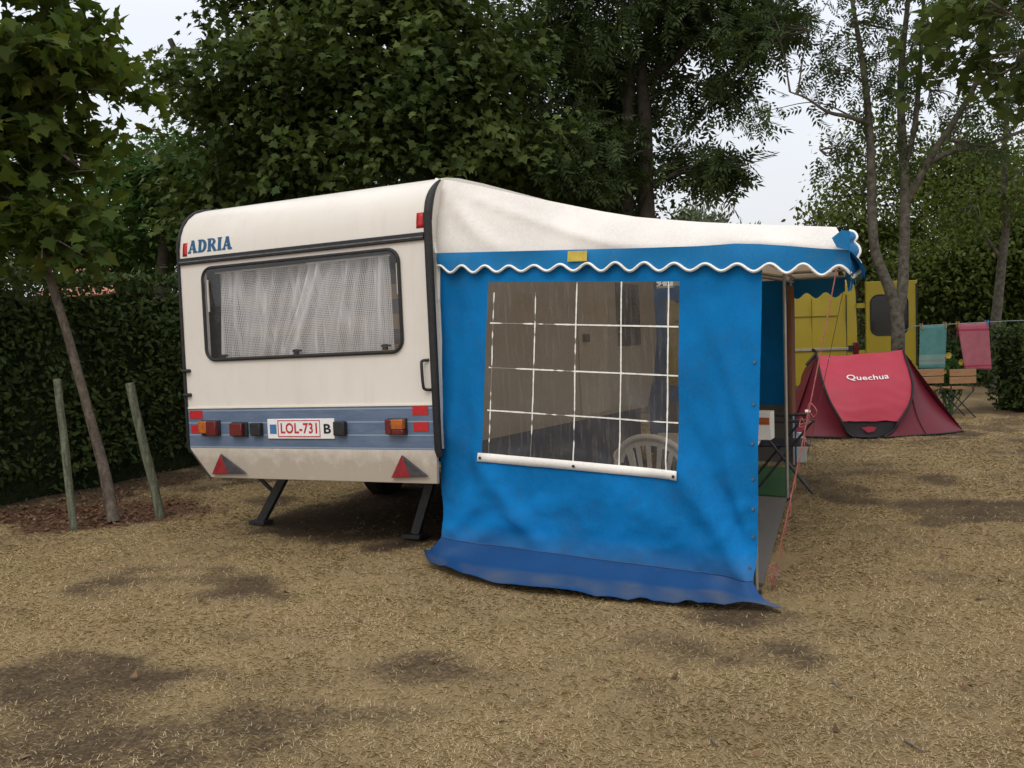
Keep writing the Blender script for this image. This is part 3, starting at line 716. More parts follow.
tree('ash_tree', 'slender fork trunked ash with thin airy foliage behind the tent', b7, [tA, tB, tC, tD, tE, tF, tG],
     [ex(850, 20, 14.6, .9, 1.0, .5), ex(810, 30, 14.4, .55, .8, .4), ex(920, 20, 14.6, .9, 1, .6), ex(985, 30, 14.2, .9, 1, .5), ex(800, 95, 14.3, .5, .5, .22), ex(770, 110, 14.2, .28, .3, .14), ex(840, 70, 14.5, .45, .6, .35),
      ex(930, 90, 14.6, .7, .8, .4), ex(990, 100, 14.2, .6, .8, .35), ex(950, 140, 14.3, .55, .6, .25), ex(1020, 90, 14.2, .6, .8, .6), ex(880, 90, 14.7, .4, .7, .4), ex(780, 42, 14.2, .5, .5, .4), ex(880, -60, 14.6, 2.0, 1.5, .9), ex(820, 150, 14.4, .3, .3, .16), ex(1010, 150, 14.2, .5, .6, .3)],
     640, 3, .24, 'leaflet', LM['ash'], MT['barklichen'], spread=.15, gap=.43, radii=[[.108, .10, .095, .078, .07, .065, .055, .045, .03, .02], [.085, .08, .075, .07, .06, .05, .035, .02], [.055, .05, .045, .035, .02], [.045, .035, .02], [.045, .035, .02], [.04, .03, .018, .01], [.03, .02, .01]], twigs=7, pin=dict(pairs=5, lsize=.40), seed=41)
# ---- thin tree at the right edge
Yr = 17.5; b8 = np.array([at(994, 350, Yr)[0], Yr, 0])
tree('birch_tree', 'thin pale trunked tree standing behind the hedge at the right', b8,
     [[b8] + [at(x, y, Yr) for x, y in ((994, 340), (998, 300), (1002, 260), (1006, 220), (1004, 160), (1008, 90))], [at(1002, 260, Yr), at(985, 235, Yr), at(970, 200, Yr)]],
     [ex(1000, 190, 17.4, .9, 1, .7), ex(960, 210, 17.6, .7, .8, .5), ex(1040, 170, 17.4, 1, 1, .9), ex(1010, 110, 17.5, .8, 1, .7)],
     420, 8, .10, 'oval', LM['mid'], MT['barklichen'], spread=.22, gap=.42, radii=[[.10, .09, .08, .07, .05, .03], [.04, .025, .012]], seed=43)
# ---- tree mass at the right, each tree on its own
spec = [('broadleaf_tree', 'leafy olive green tree rising between the awning corner and forked ash', (860, 0), 23, [(848, 215, 22.6, .75, .9, .6), (865, 180, 23, 1.0, 1, .9), (880, 235, 23, 1.2, 1, 1.0), (850, 250, 23.5, 1.2, 1, .8), (818, 212, 22.8, .25, .4, .18), (880, 140, 23, .7, .8, .6), (860, 290, 23, 1.3, 1, .9)], 'mid', 900, .36),
        ('broadleaf_tree', 'bushy olive tree right of the forked ash over the washing line', (950, 0), 24, [(930, 190, 23.5, 1.3, 1, 1.0), (960, 160, 24, 1.3, 1, .8), (985, 210, 23.6, 1.2, 1, .9), (945, 240, 23.6, 1.5, 1, .8), (1000, 170, 24, 1, 1, .7)], 'mid', 1000, .34),
        ('broadleaf_tree', 'broad leafy tree at the right edge behind the pink towel', (1010, 0), 21, [(1000, 250, 20.6, 1.3, 1, .8), (960, 265, 20.8, 1.1, 1, .8), (930, 280, 21, 1.0, 1, .8), (1040, 230, 20.5, 1.3, 1, 1.2), (985, 300, 21, 1.6, .9, .8), (1040, 300, 21, 1.2, .9, .8)], 'mid', 1500, .25),
        ('broadleaf_tree', 'deep green bush closing the view behind the towels', (940, 0), 26, [(930, 300, 25, 1.6, 1, 1.1), (980, 320, 25.5, 1.6, 1, 1.0), (1030, 320, 25, 1.6, 1, 1.1), (890, 300, 26, 1.6, 1, 1.2), (930, 340, 25, 1.5, .9, .7)], 'dark', 1300, .15)]
for (nm, lab, (px, _), Y, bl, lm, n, gp) in spec:
    bb = np.array([at(px, 380, Y)[0], Y, 0])
    tree(nm, lab, bb, [[bb, bb + (0, 0, 1.5), bb + (.15, 0, 3.0), bb + (.1, 0, 4.2)]], [ex(*q) for q in bl], int(n * 1.5), 10, .12, 'oval', LM[lm], MT['bark'], spread=.26, gap=gp, radii=[[.13, .11, .08, .04]], seed=50 + px)
# overhanging maple boughs, top right
b9 = np.array([5.9, 8.2, 0])
tree('maple_tree', 'near maple at the right whose boughs overhang the top corner', b9,
     [[b9, b9 + (0, 0, 1.8), b9 + (-.1, 0, 3.2), b9 + (-.3, -.1, 4.6), b9 + (-.4, 0, 6)]],
     [ex(1000, 8, 7.6, .45, .5, .22), ex(935, -14, 7.5, .35, .45, .16), ex(1040, 50, 7.8, .5, .6, .4), ex(1015, 62, 7.8, .22, .3, .18), ex(1030, -60, 8, 1.2, 1.2, .8), ex(1150, 0, 8.2, 1.2, 1.2, 1.2), (8.2, 9.5, 6.2, 3.4, 4.2, 1.3), (8.2, 5.5, 6.2, 2.2, 2.3, 1.0)],
     1500, 9, .115, 'maple', LM['maple'], MT['bark'], spread=.13, spray=.35, gap=.36, radii=[[.13, .11, .09, .07, .03]], seed=61, twigs=5)
# tall trees beyond the far edges of the site (belt on the skyline)
for i, (x, y, h) in enumerate([(-16, 30, 5), (-11.5, 33, 5), (-7, 31, 5.5), (-2.5, 33, 7), (2, 34, 5), (11, 33, 2.6), (15, 31, 6), (19, 28, 7), (-20, 24, 6)]):
    bb = np.array([x, y, 0.0])
    lab = ['tall dark tree far behind the red tiled roof', 'wide dark tree far beyond the young maple', 'dark tree far beyond the hedge end', 'dark tree far behind the caravan roof', 'low dark tree far behind the twin trunk ash', 'low tree far beyond the forked ash', 'far tree behind the hanging towels', 'far tree at the right edge beyond the thin trunk', 'far tree at the left edge beyond the hedge'][i]
    tree('broadleaf_tree', lab, bb, [[bb, bb + (0, 0, h * .4), bb + (.1, 0, h * .75)]], [(x + rng.normal() * .9, y + rng.normal() * .4, h * k, 1.9, 1.3, h * .17) for k in (.15, .35, .55, .75, .85)] + [(x - 1.6, y, h * .4, 1.5, 1.2, h * .2), (x + 1.6, y, h * .45, 1.5, 1.2, h * .2)],
         1100, 9, .17, 'oval', LM['dark'], MT['barkdark'], spread=.4, gap=.15, radii=[[.2, .15, .06]], seed=80 + i, group='trees beyond the campsite')

# ---- house behind the hedge
def house():
    c = at(80, 300, 27); x, y = c[0], c[1]; root = thing('house', 'small house whose terracotta roof shows above the hedge', 'house', (x, y, 0))
    mb = MB(); mb.box((x - .9, y, 0), (x + .7, y + 5, 2.48)); obj('wall', mb, MT['plaster'], root)
    zr = at(80, 267, 27)[2]; mb = MB()
    mb.prism([(x - 1.1, y - .3, 2.5), (x + .9, y - .3, 2.5), (x + .9, y + 2.5, zr), (x - 1.1, y + 2.5, zr)], (0, 0, .1))
    mb.prism([(x - 1.1, y + 2.52, zr), (x + .9, y + 2.52, zr), (x + .9, y + 5.3, 2.5), (x - 1.1, y + 5.3, 2.5)], (0, 0, .1)); obj('roof', mb, MT['rooftile'], root)
    mb = MB(); mb.box((x - .4, y - .03, .9), (x + .3, y + .02, 1.9)); obj('window', mb, MT['vanblack'], root)
house()

# ---- fallen leaves
def fallen():
    n = 8200; x = -3.6 + rng.normal(size=n) * 1.5; y = 8.9 + rng.normal(size=n) * 1.2
    k = rng.random(n) < litter_map(x, y) * 1.1; x, y = x[k], y[k]
    n2 = 190; d = 3 + 9 * rng.random(n2) ** 1.3; x = np.concatenate([x, (rng.random(n2) - .5) * 1.1 * d]); y = np.concatenate([y, d]); n = len(x)
    P = np.stack([x, y, np.full(n, .006) + (fbm(x * .8, y * .8, 60, 3) - .5) * .05 + rng.random(n) * .012], -1)
    a = rng.random(n) * 6.28; D = np.stack([np.cos(a), np.sin(a), rng.normal(size=n) * .25], -1); N = unit(rng.normal(size=(n, 3)) * .35 + np.array([0, 0, 1.0]))
    V = leaf_verts(P, unit(D), N, rng.uniform(.018, .05, n), 'lobed', -.2)
    V[:, :, 2] = np.maximum(V[:, :, 2], P[:, None, 2] - .004)
    tag(fastmesh('leaf_litter', V, 6, LM['litter']), 'reddish brown fallen leaves around the young maple and lawn', 'leaf litter', kind='stuff')
fallen()
def twig(px, py, qx, qy, lab):
    a = ground(px, py, .012); b = ground(qx, qy, .014); mb = MB(); mb.tube(cr([a, (a + b) / 2 + rng.normal(size=3) * .012, b]), [.006, .005, .003], 6)
    solo('twig', mb, MT['barkthin'], lab, 'twig', a, group='twigs on the grass')
twig(832, 680, 852, 698, 'short bare twig lying on the grass near the lower right'); twig(715, 745, 690, 708, 'thin curved twig lying below the awning mud flap'); twig(905, 740, 925, 752, 'small stick lying near the lower right corner')

exec_parts = True
# ================================================================== CARAVAN
K = 1.06
CT = np.array([-2.336 * K, 7.204 * K, 1.6 - 1.07 * K]); CROT = (-.021, -.024, -.488); W = 2.1 * K
caravan = thing('caravan', 'old cream touring caravan with a blue stripe and lace curtained rear window', 'caravan', CT, CROT)
CM = XF[caravan.name]; CMi = CM.inverted(); CR3 = np.array(CM.to_3x3())
def RF(px, py):
    """pixel -> (x, z) on the rear face of the caravan"""
    n = CR3 @ np.array([0, 1.0, 0]); p = plane_hit(px, py, CT, n); q = CMi @ Vector(p); return q[0], q[2]
LEN = 4.3
PROF = [(0, .227), (0, 1.662), (.006, 1.74), (.022, 1.83), (.055, 1.905), (.105, 1.967), (.18, 2.020), (.29, 2.054), (.45, 2.070), (.8, 2.076)]
FRONT = [(LEN - .5, 2.06), (LEN - .2, 1.97), (LEN - .04, 1.8), (LEN, 1.5), (LEN + .05, .9), (LEN - .1, .5), (LEN - .3, .227)]
def rear_y(z): return float(np.interp(z, [p[1] for p in PROF], [p[0] for p in PROF]))
wx0, wz0 = RF(206, 361); wx1, wz1 = RF(401, 249)
wx0b, wz1b = RF(205, 268); wx1b, wz0b = RF(401, 351)
WX0, WX1 = (wx0 + wx0b) / 2, (wx1 + wx1b) / 2; WZ0, WZ1 = (wz0 + wz0b) / 2, (wz1 + wz1b) / 2
def caravan_body():
    mb = MB()
    xs = [0, WX0, WX1, W]; zs = [.227, WZ0, WZ1, 1.662]
    V = [(x, 0, z) for z in zs for x in xs]; fs = []
    for i in range(3):
        for j in range(3):
            if (i, j) == (1, 1): continue
            fs.append((i * 4 + j, i * 4 + j + 1, i * 4 + j + 5, i * 4 + j + 4))
    mb.add(V, fs)
    # returns of the window opening
    mb.add([(WX0, 0, WZ0), (WX1, 0, WZ0), (WX1, 0, WZ1), (WX0, 0, WZ1), (WX0, .035, WZ0), (WX1, .035, WZ0), (WX1, .035, WZ1), (WX0, .035, WZ1)], [(0, 1, 5, 4), (1, 2, 6, 5), (2, 3, 7, 6), (3, 0, 4, 7)])
    pr = PROF[1:] + FRONT; NX = 8
    G = [[(W * k / NX, y, z) for k in range(NX + 1)] for (y, z) in pr]; mb.grid(G)
    full = PROF + FRONT
    for x in (0, W): mb.add([(x, y, z) for (y, z) in full], [tuple(range(len(full))) if x else tuple(range(len(full) - 1, -1, -1))])
    mb.add([(0, 0, .227), (W, 0, .227), (W, LEN - .3, .227), (0, LEN - .3, .227)], [(0, 1, 2, 3)])
    o = obj('body', mb, MT['caravan'], caravan, smooth=30, local=True)
    mb = MB(); mb.prism([(0, -.002, .226), (.20, .006, 0), (W - .01, .006, 0), (W, -.002, .226)], (0, .03, 0)); obj('apron', mb, MT['caravan'], caravan, local=True, bevel=.004)
    mb = MB(); mb.prism([(.004, -.004, .229), (W - .004, -.004, .229), (W - .004, -.004, .523), (.004, -.004, .523)], (0, .003, 0)); obj('stripe', mb, MT['stripe'], caravan, local=True, smooth=0)
    mb = MB(); mb.box((.01, -.008, .524), (W - .01, 0.002, .536)); obj('trim_bead', mb, MT['cream'], caravan, local=True)
    # dark gutter rail under the roof moulding
    mb = MB(); mb.box((.012, -.020, 1.612), (W - .012, -.001, 1.664)); r = obj('gutter_rail', mb, MT['black'], caravan, local=True, bevel=.006)
    mb = MB(); mb.box((.014, -.024, 1.630), (W - .014, -.0205, 1.638)); obj('insert', mb, MT['steel'], r, local=True)
    # edge mouldings down both sides
    for x, rad in ((-.004, .013), (W + .018, .029)):
        mb = MB(); pth = [(x, y - (.006 if y < .3 else 0), z) for (y, z) in cr([np.array((a, b)) for a, b in PROF], 3)]
        mb.tube([(x, .012, .19)] + [tuple(p) for p in (pth if x < 1 else [q for q in pth if q[1] < .20])], rad if x < 1 else [.024, .029, .029, .029, .030, .026, .017, .008], 8); obj('edge_moulding', mb, MT['rubber'], caravan, local=True, smooth=60)
    mb = MB(); mb.tube([(-.002, .01, .215), (.198, .012, -.005)], .012, 6); obj('apron_edge', mb, MT['rubber'], caravan, local=True)
    # chassis, axle, wheels
    mb = MB()
    for x in (.45, W - .45): mb.box((x - .03, .25, .06), (x + .03, LEN + .6, .20))
    mb.box((.2, 2.2, .0), (W - .2, 2.28, .1)); mb.box((.3, .3, .15), (W - .3, LEN - .4, .22)); obj('chassis', mb, MT['darksteel'], caravan, local=True)
    for x0 in (.12, W - .30):
        mb = MB(); c = (0, 0, 0); prof = [(.17, 0), (.27, .0), (.295, .03), (.295, .15), (.27, .18), (.17, .18)]
        mb.lathe(prof, n=28); mb.v = [(x0 + z, 2.24 + y, -.17 + x) for (x, y, z) in mb.v]; wh = obj('wheel', mb, MT['rubber'], caravan, local=True)
        mb = MB(); mb.lathe([(.0, .05), (.06, .03), (.1, .06), (.17, .02)], n=24); mb.v = [(x0 + (z if x0 < 1 else .18 - z), 2.24 + y, -.17 + x) for (x, y, z) in mb.v]; obj('rim', mb, MT['steel'], wh, local=True)
    # side window and door under the awning
    mb = MB(); mb.box((W + .001, 3.25, .85), (W + .015, 3.85, 1.45)); sw = obj('side_window', mb, MT['vanblack'], caravan, local=True, bevel=.01)
    mb = MB(); mb.box((W + .001, 2.35, .26), (W + .014, 3.0, 1.75)); dr = obj('door', mb, MT['cream'], caravan, local=True, bevel=.01)
    mb = MB(); mb.box((W + .014, 2.42, .9), (W + .04, 2.52, .97)); obj('handle', mb, MT['black'], dr, local=True)
caravan_body()
CARD0 = CR3 @ np.array([0, 1.0, 0])
def corner_legs():
    for (px, py, qx, qy) in ((262, 524, 281, 483), (416, 538, 428, 488)):
        g = ground(px, py); q = CMi @ Vector(tuple(g)); foot = np.array(q)
        t3 = CMi @ Vector(tuple(plane_hit(qx, qy, tuple(g), CARD0))); top = np.array([t3[0], foot[1] + .05, t3[2] + .05])
        mb = MB(); d = top - foot; s_ = np.cross(d, [0, 1, 0]); s_ /= np.linalg.norm(s_); u = np.array([0, 1.0, 0])
        def bar(a, b, w, t_):
            dd = (b - a); ss = np.cross(dd, u); ss /= np.linalg.norm(ss)
            mb.prism([a - ss * w - u * t_, a + ss * w - u * t_, a + ss * w + u * t_, a - ss * w + u * t_], dd)
        bar(foot + (0, 0, .03), top, .036, .022)
        bar(top + (-.30 if px < 300 else -.02, 0.0, .0), foot + d * .62, .014, .012)
        lg = obj('corner_steady', mb, MT['darksteel'], caravan, local=True, bevel=.004)
        mb = MB(); mb.box(foot + (-.09, -.06, 0.0), foot + (.07, .06, .034)); obj('foot', mb, MT['darksteel'], lg, local=True, bevel=.006)
corner_legs()

def rr(x0, x1, z0, z1, r, n=6):
    out = []
    for (cx, cz, a0) in ((x1 - r, z1 - r, 0), (x0 + r, z1 - r, 90), (x0 + r, z0 + r, 180), (x1 - r, z0 + r, 270)):
        for k in range(n + 1):
            t_ = math.radians(a0 + 90 * k / n); out.append((cx + r * math.cos(t_), cz + r * math.sin(t_)))
    return out
def plate_box(name, px0, py0, px1, py1, m, depth=.004, parent=None, y0=0.0, bevel=0):
    xa, za = RF(px0, py0); xb, zb = RF(px1, py1); xa2, za2 = RF(px0, py1); xb2, zb2 = RF(px1, py0)
    x0, x1 = (xa + xa2) / 2, (xb + xb2) / 2; z1, z0 = (za + zb2) / 2, (zb + za2) / 2
    mb = MB(); mb.box((x0, -depth - y0, z0), (x1, -y0, z1)); o = obj(name, mb, m, parent or caravan, local=True, bevel=bevel); return o, (x0, x1, z0, z1)
def fittings():
    for q in ((190.5, 410.6, 203, 418.5), (192, 425, 203, 432.8), (413, 406, 428.5, 414.7), (414, 422, 429, 431)):
        plate_box('reflector_tape', *q, MT['redtape'], .0035, y0=.005)
    for q in ((182, 243.4, 187, 256.3), (415.5, 212.8, 423.5, 227.5)):
        # tape follows the start of the roof curve
        xa, za = RF(q[0], q[1]); xb, zb = RF(q[2], q[3]); mb = MB()
        zz = np.linspace(zb, za, 5); mb.grid([[(xa, rear_y(z) - .003, z), (xb, rear_y(z) - .003, z)] for z in zz]); obj('reflector_tape', mb, MT['redtape'], caravan, local=True, solid=.002)
    # tail lamps: black base, red and amber lens
    for (x0, y0, x1, y1, fl) in ((203.4, 420.2, 221.5, 435.5, 0), (389, 418.2, 408, 434.5, 1)):
        t_, (a, b, z0, z1) = plate_box('tail_light', x0, y0, x1, y1, MT['black'], .02, y0=.004, bevel=.003)
        mid = a + (b - a) * (.45 if not fl else .38); zm = z0 + (z1 - z0) * .35
        mb = MB()
        if not fl: mb.box((a + .004, -.06, z0 + .02), (mid, -.0245, z1 - .004))
        else: mb.box((mid, -.065, zm), (b - .004, -.0245, z1 - .004))
        obj('amber_lens', mb, MT['amberlens'], t_, local=True, bevel=.006)
        mb = MB()
        if not fl: mb.box((mid + .002, -.062, z0 + .005), (b - .004, -.0245, z1 - .004))
        else:
            mb.box((a + .004, -.058, z0 + .005), (mid - .002, -.0245, z1 - .004)); mb.box((mid, -.062, z0 + .004), (b - .004, -.0245, zm - .002))
        obj('red_lens', mb, MT['redlens'], t_, local=True, bevel=.006)
    t_, (a, b, z0, z1) = plate_box('fog_light', 233.4, 422, 249, 436.5, MT['black'], .015, y0=.004, bevel=.003)
    mb = MB(); mb.box((a + .005, -.05, z0 + .008), (b - .03, -.0195, z1 - .006)); obj('red_lens', mb, MT['redlens'], t_, local=True, bevel=.006)
    for q in ((254, 422.5, 264, 435.5), (337, 421, 348, 435.3)): plate_box('plate_lamp', *q, MT['black'], .045, y0=.004, bevel=.008)
    # number plate
    pl, (a, b, z0, z1) = plate_box('number_plate', 269, 418.6, 335.5, 438.6, MT['plate'], .012, y0=.004, bevel=.003)
    wd = b - a; hg = z1 - z0
    def fr(u0, u1, v0, v1): return a + wd * u0, a + wd * u1, z0 + hg * v0, z0 + hg * v1
    x0, x1, s0, s1 = fr(.165, .80, .10, .94); y = -.0172
    mb = MB(); mb.box((x0, y - .001, s0), (x1, y + .001, s1)); ip = obj('plate_panel', mb, MT['plate'], pl, local=True)
    mb = MB(); t_ = .006
    for (p, q, r_, s_) in ((x0, x1, s0, s0 + t_), (x0, x1, s1 - t_, s1), (x0, x0 + t_, s0 + t_, s1 - t_), (x1 - t_, x1, s0 + t_, s1 - t_)): mb.box((p, y - .003, r_), (q, y - .0012, s_))
    obj('plate_border', mb, MT['platered'], pl, local=True)
    V, fs = text_poly('LOL-731', (x1 - x0) * .86, (s1 - s0) * .64, .028, 1.10); mb = MB()
    mb.add([(x0 + (x1 - x0) * .07 + p[0], y - .0025, s0 + (s1 - s0) * .19 + p[1]) for p in V], fs); obj('plate_lettering', mb, MT['platered'], pl, local=True, smooth=0)
    p, q, r_, s_ = fr(.04, .14, .25, .72); mb = MB(); mb.box((p, y - .001, r_), (q, y + .001, s_)); obj('blue_square', mb, MT['plateblue'], pl, local=True)
    p, q, r_, s_ = fr(.85, .955, .26, .74); V, fs = text_poly('B', q - p, s_ - r_, .03); mb = MB(); mb.add([(p + v[0], y, r_ + v[1]) for v in V], fs); obj('country_letter', mb, MT['ink'], pl, local=True, smooth=0)
    # triangles
    for (A, B, Cc, sp_) in (((222, 453.8), (213.7, 474.0), (247.4, 473.2), (229.5, 473.6)), ((403, 455), (392.8, 477.6), (429, 476), (412, 476.8))):
        a_, b_, c_, m_ = [np.array([RF(*p)[0], -.003, RF(*p)[1]]) for p in (A, B, Cc, sp_)]
        up = np.array([0, -.022, 0]); ctr = (a_ + b_ + c_) / 3
        mb = MB(); mb.prism([a_, b_, m_], (0, -.018, 0)); t1 = obj('triangle_reflector', mb, MT['trired'], caravan, local=True, bevel=.003)
        mb = MB(); mb.prism([a_, m_, c_], (0, -.0165, 0)); obj('dark_half', mb, MT['tridark'], t1, local=True, bevel=.003)  # shade of the triangle's relief put into this half's colour
    # grab handle, side catches
    xa, za = RF(425, 360); xb, zb = RF(428.5, 389); mb = MB()
    mb.tube(cr([(xa + .03, -.002, za), (xa, -.03, za - .005), (xa, -.045, za - .03), (xa + .005, -.045, zb + .03), (xa + .01, -.03, zb), (xa + .04, -.002, zb - .005)], 5), .010, 8); obj('grab_handle', mb, MT['black'], caravan, local=True, smooth=60)
    for (px, py) in ((187, 371), (188, 395)):
        x, z = RF(px, py); mb = MB(); mb.tube([(x - .02, -.02, z), (x + .03, -.02, z)], .012, 8); mb.tube([(x + .03, .0, z), (x + .03, -.03, z)], .014, 8); obj('catch', mb, MT['black'], caravan, local=True)
    # rear window
    ring = rr(WX0, WX1, WZ0, WZ1, .085)
    mb = MB(); mb.tube([(x, -.010, z) for x, z in ring], .0125, 8, closed=True); win = obj('window_frame', mb, MT['rubber'], caravan, local=True, smooth=60)
    # corner gussets that close the square opening behind the rounded frame
    for (cx, cz, sx, sz) in ((WX0, WZ0, 1, 1), (WX1, WZ0, -1, 1), (WX0, WZ1, 1, -1), (WX1, WZ1, -1, -1)):
        mb = MB(); pts = [(cx, -.0015, cz)] + [(cx + sx * (.085 - .085 * math.cos(t_)), -.0015, cz + sz * (.085 - .085 * math.sin(t_))) for t_ in np.linspace(0, math.pi / 2, 7)]
        mb.prism(pts if sx * sz > 0 else pts[::-1], (0, .006, 0))
        obj('frame_corner', mb, MT['caravan'], win, local=True, smooth=0)
    mb = MB(); r2 = rr(WX0 + .01, WX1 - .01, WZ0 + .01, WZ1 - .01, .08)
    inner = rr(WX0 + .10, WX1 - .10, WZ0 + .07, WZ1 - .07, .05); n = len(r2)
    mb.add([(x, -.016, z) for x, z in r2] + [(x, -.030, z) for x, z in inner], [(i, (i + 1) % n, (i + 1) % n + n, i + n) for i in range(n)] + [tuple(range(n, 2 * n))])
    obj('pane', mb, MT['acrylic'], win, local=True, smooth=60)
    for px, py in ((295, 353.5), (384, 348.5), (222, 358.5)):
        x, z = RF(px, py); mb = MB(); mb.box((x - .016, .0, z - .01), (x + .016, .03, z + .03)); mb.box((x - .03, .004, z + .012), (x + .05, .02, z + .026)); obj('window_catch', mb, MT['black'], win, local=True, bevel=.004)
    for px, y0, y1 in ((206.5, 280, 312), (396.2, 263, 294)):
        x, z = RF(px, y0); x2, z2 = RF(px, y1); mb = MB(); mb.box((x - .008, .005, z2), (x + .008, .012, z)); obj('window_stay', mb, MT['cream'], win, local=True)
    # upholstered bench back and shelf seen through the window
    mb = MB(); mb.box((.34, .24, .75), (W * .50, .38, WZ1 - .12)); mb.box((W * .51, .24, .75), (W - .24, .38, WZ1 - .10)); obj('bench_back', mb, MT['plaid'], caravan, local=True, bevel=.04)
    mb = MB(); mb.box((.03, .16, .73), (.31, .6, WZ1 - .02)); obj('dark_gap_block', mb, MT['barkdark'], caravan, local=True, bevel=.01)  # added dark block, stands in for the unlit gap beside the left curtain
    mb = MB(); mb.box((.06, .05, .70), (W - .06, .6, .74)); obj('bench_seat', mb, MT['cream'], caravan, local=True)
    # lettering: bold serif capitals built from strokes
    x0, z0 = RF(187.8, 253.8); x1, _ = RF(232, 246.5); _, zt = RF(190, 240.5)
    hgt = zt - z0; total = x1 - x0
    G = {'A': (1.0, [((.12, .06), (.48, 1.0), .10), ((.46, 1.0), (.84, .06), .22), ((.26, .34), (.72, .34), .10)], [(-.02, .30), (.62, 1.0)]),
         'D': (.95, None, [(.0, .34)]), 'R': (1.0, None, [(.0, .42)]), 'I': (.5, [((.25, .05), (.25, .95), .22)], [(.0, .5)])}
    mb = MB(); lift = [0]
    def q(poly, cx, sc_):
        lift[0] += .00004; d = .003 + lift[0]
        mb.prism([(x0 + (cx + p[0]) * sc_, rear_y(z0 + p[1] * hgt) - d, z0 + p[1] * hgt) for p in poly], (0, .0015, 0))
    def stroke(p, r_, w, cx, sc_):
        p = np.array(p); r_ = np.array(r_); q([(p[0] - w / 2, p[1]), (p[0] + w / 2, p[1]), (r_[0] + w / 2, r_[1]), (r_[0] - w / 2, r_[1])], cx, sc_)
    def arc(cx0, cz0, rx, rz, wx, wz, cx, sc_):
        n = 10; an = np.linspace(-math.pi / 2, math.pi / 2, n + 1)
        for k in range(n):
            a1, a2 = an[k], an[k + 1]
            q([(cx0 + (rx - wx) * math.cos(a1), cz0 + (rz - wz) * math.sin(a1)), (cx0 + rx * math.cos(a1), cz0 + rz * math.sin(a1)), (cx0 + rx * math.cos(a2), cz0 + rz * math.sin(a2)), (cx0 + (rx - wx) * math.cos(a2), cz0 + (rz - wz) * math.sin(a2))], cx, sc_)
    adv = {'A': 1.02, 'D': 1.0, 'R': 1.04, 'I': .56}; tot = sum(adv[c] for c in 'ADRIA'); sc_ = total / tot; cur = 0
    for ch in 'ADRIA':
        if ch == 'A':
            stroke((.15, .0), (.46, 1.0), .17, cur, sc_); stroke((.76, .0), (.46, 1.0), .32, cur, sc_); q([(.25, .28), (.72, .28), (.70, .38), (.28, .38)], cur, sc_)
            q([(0, 0), (.30, 0), (.36, .13), (-.02, .13)], cur, sc_); q([(.58, 0), (.98, 0), (1.0, .13), (.54, .13)], cur, sc_)
        if ch == 'D':
            stroke((.25, .0), (.25, 1.0), .31, cur, sc_); q([(.02, 0), (.48, 0), (.48, .10), (.02, .10)], cur, sc_); q([(.02, .90), (.48, .90), (.48, 1), (.02, 1)], cur, sc_); arc(.44, .5, .52, .5, .31, .16, cur, sc_)
        if ch == 'R':
            stroke((.25, .0), (.25, 1.0), .31, cur, sc_); q([(.02, 0), (.44, 0), (.44, .09), (.02, .09)], cur, sc_); q([(.02, .90), (.5, .90), (.5, 1), (.02, 1)], cur, sc_)
            arc(.48, .73, .40, .27, .27, .12, cur, sc_); q([(.33, .46), (.5, .46), (.5, .56), (.33, .56)], cur, sc_); stroke((.86, .0), (.54, .50), .31, cur, sc_); q([(.74, 0), (1.02, 0), (1.02, .09), (.74, .09)], cur, sc_)
        if ch == 'I':
            stroke((.26, .0), (.26, 1.0), .31, cur, sc_); q([(.04, 0), (.48, 0), (.48, .09), (.04, .09)], cur, sc_); q([(.04, .91), (.48, .91), (.48, 1), (.04, 1)], cur, sc_)
        cur += adv[ch]
    obj('lettering', mb, MT['letterblue'], caravan, local=True, smooth=0)
fittings()
# lace curtains (hang inside the window)
def curtain(x_top0, x_top1, x_bot0, x_bot1, y, lab, seed):
    nx, nz = 160, 16; G = []
    for j in range(nz + 1):
        v = j / nz; row = []
        for i in range(nx + 1):
            u = i / nx; x = (x_top0 + (x_top1 - x_top0) * u) * (1 - v ** 1.2) + (x_bot0 + (x_bot1 - x_bot0) * u) * v ** 1.2
            yy = y + .020 * math.sin(u * 40 + seed + .8 * math.sin(v * 2) + 1.5 * math.sin(u * 9)) + .012 * math.sin(u * 17 + seed * 2 + v)
            row.append(tuple(CM @ Vector((x, yy, WZ1 - .035 - (WZ1 - WZ0 - .05) * v))))
        G.append(row)
    mb = MB(); mb.grid(G)
    root = thing('lace_curtain', lab, 'curtain', tuple(CM @ Vector(((x_top0 + x_top1) / 2, y, WZ0))), CROT, group='lace curtains of the caravan window')
    obj('lace', mb, MT['lace'], root, smooth=80)
    mb = MB(); mb.tube([tuple(CM @ Vector((x_top0 - .02, y, WZ1 - .03))), tuple(CM @ Vector((x_top1 + .02, y, WZ1 - .03)))], .008, 6); obj('heading_wire', mb, MT['whiteplastic'], root)
def rx(px, py, off=.09): return (CMi @ Vector(tuple(plane_hit(px, py, CT + CARD0 * off, CARD0))))[0]
curtain(rx(216, 275), rx(318, 265), rx(219, 355), rx(296, 352), .105, 'white lace curtain on the left of the caravan rear window', 1)
curtain(rx(311, 268), rx(390, 255), rx(285, 352), rx(394, 350), .068, 'white lace curtain on the right of the caravan rear window', 4)

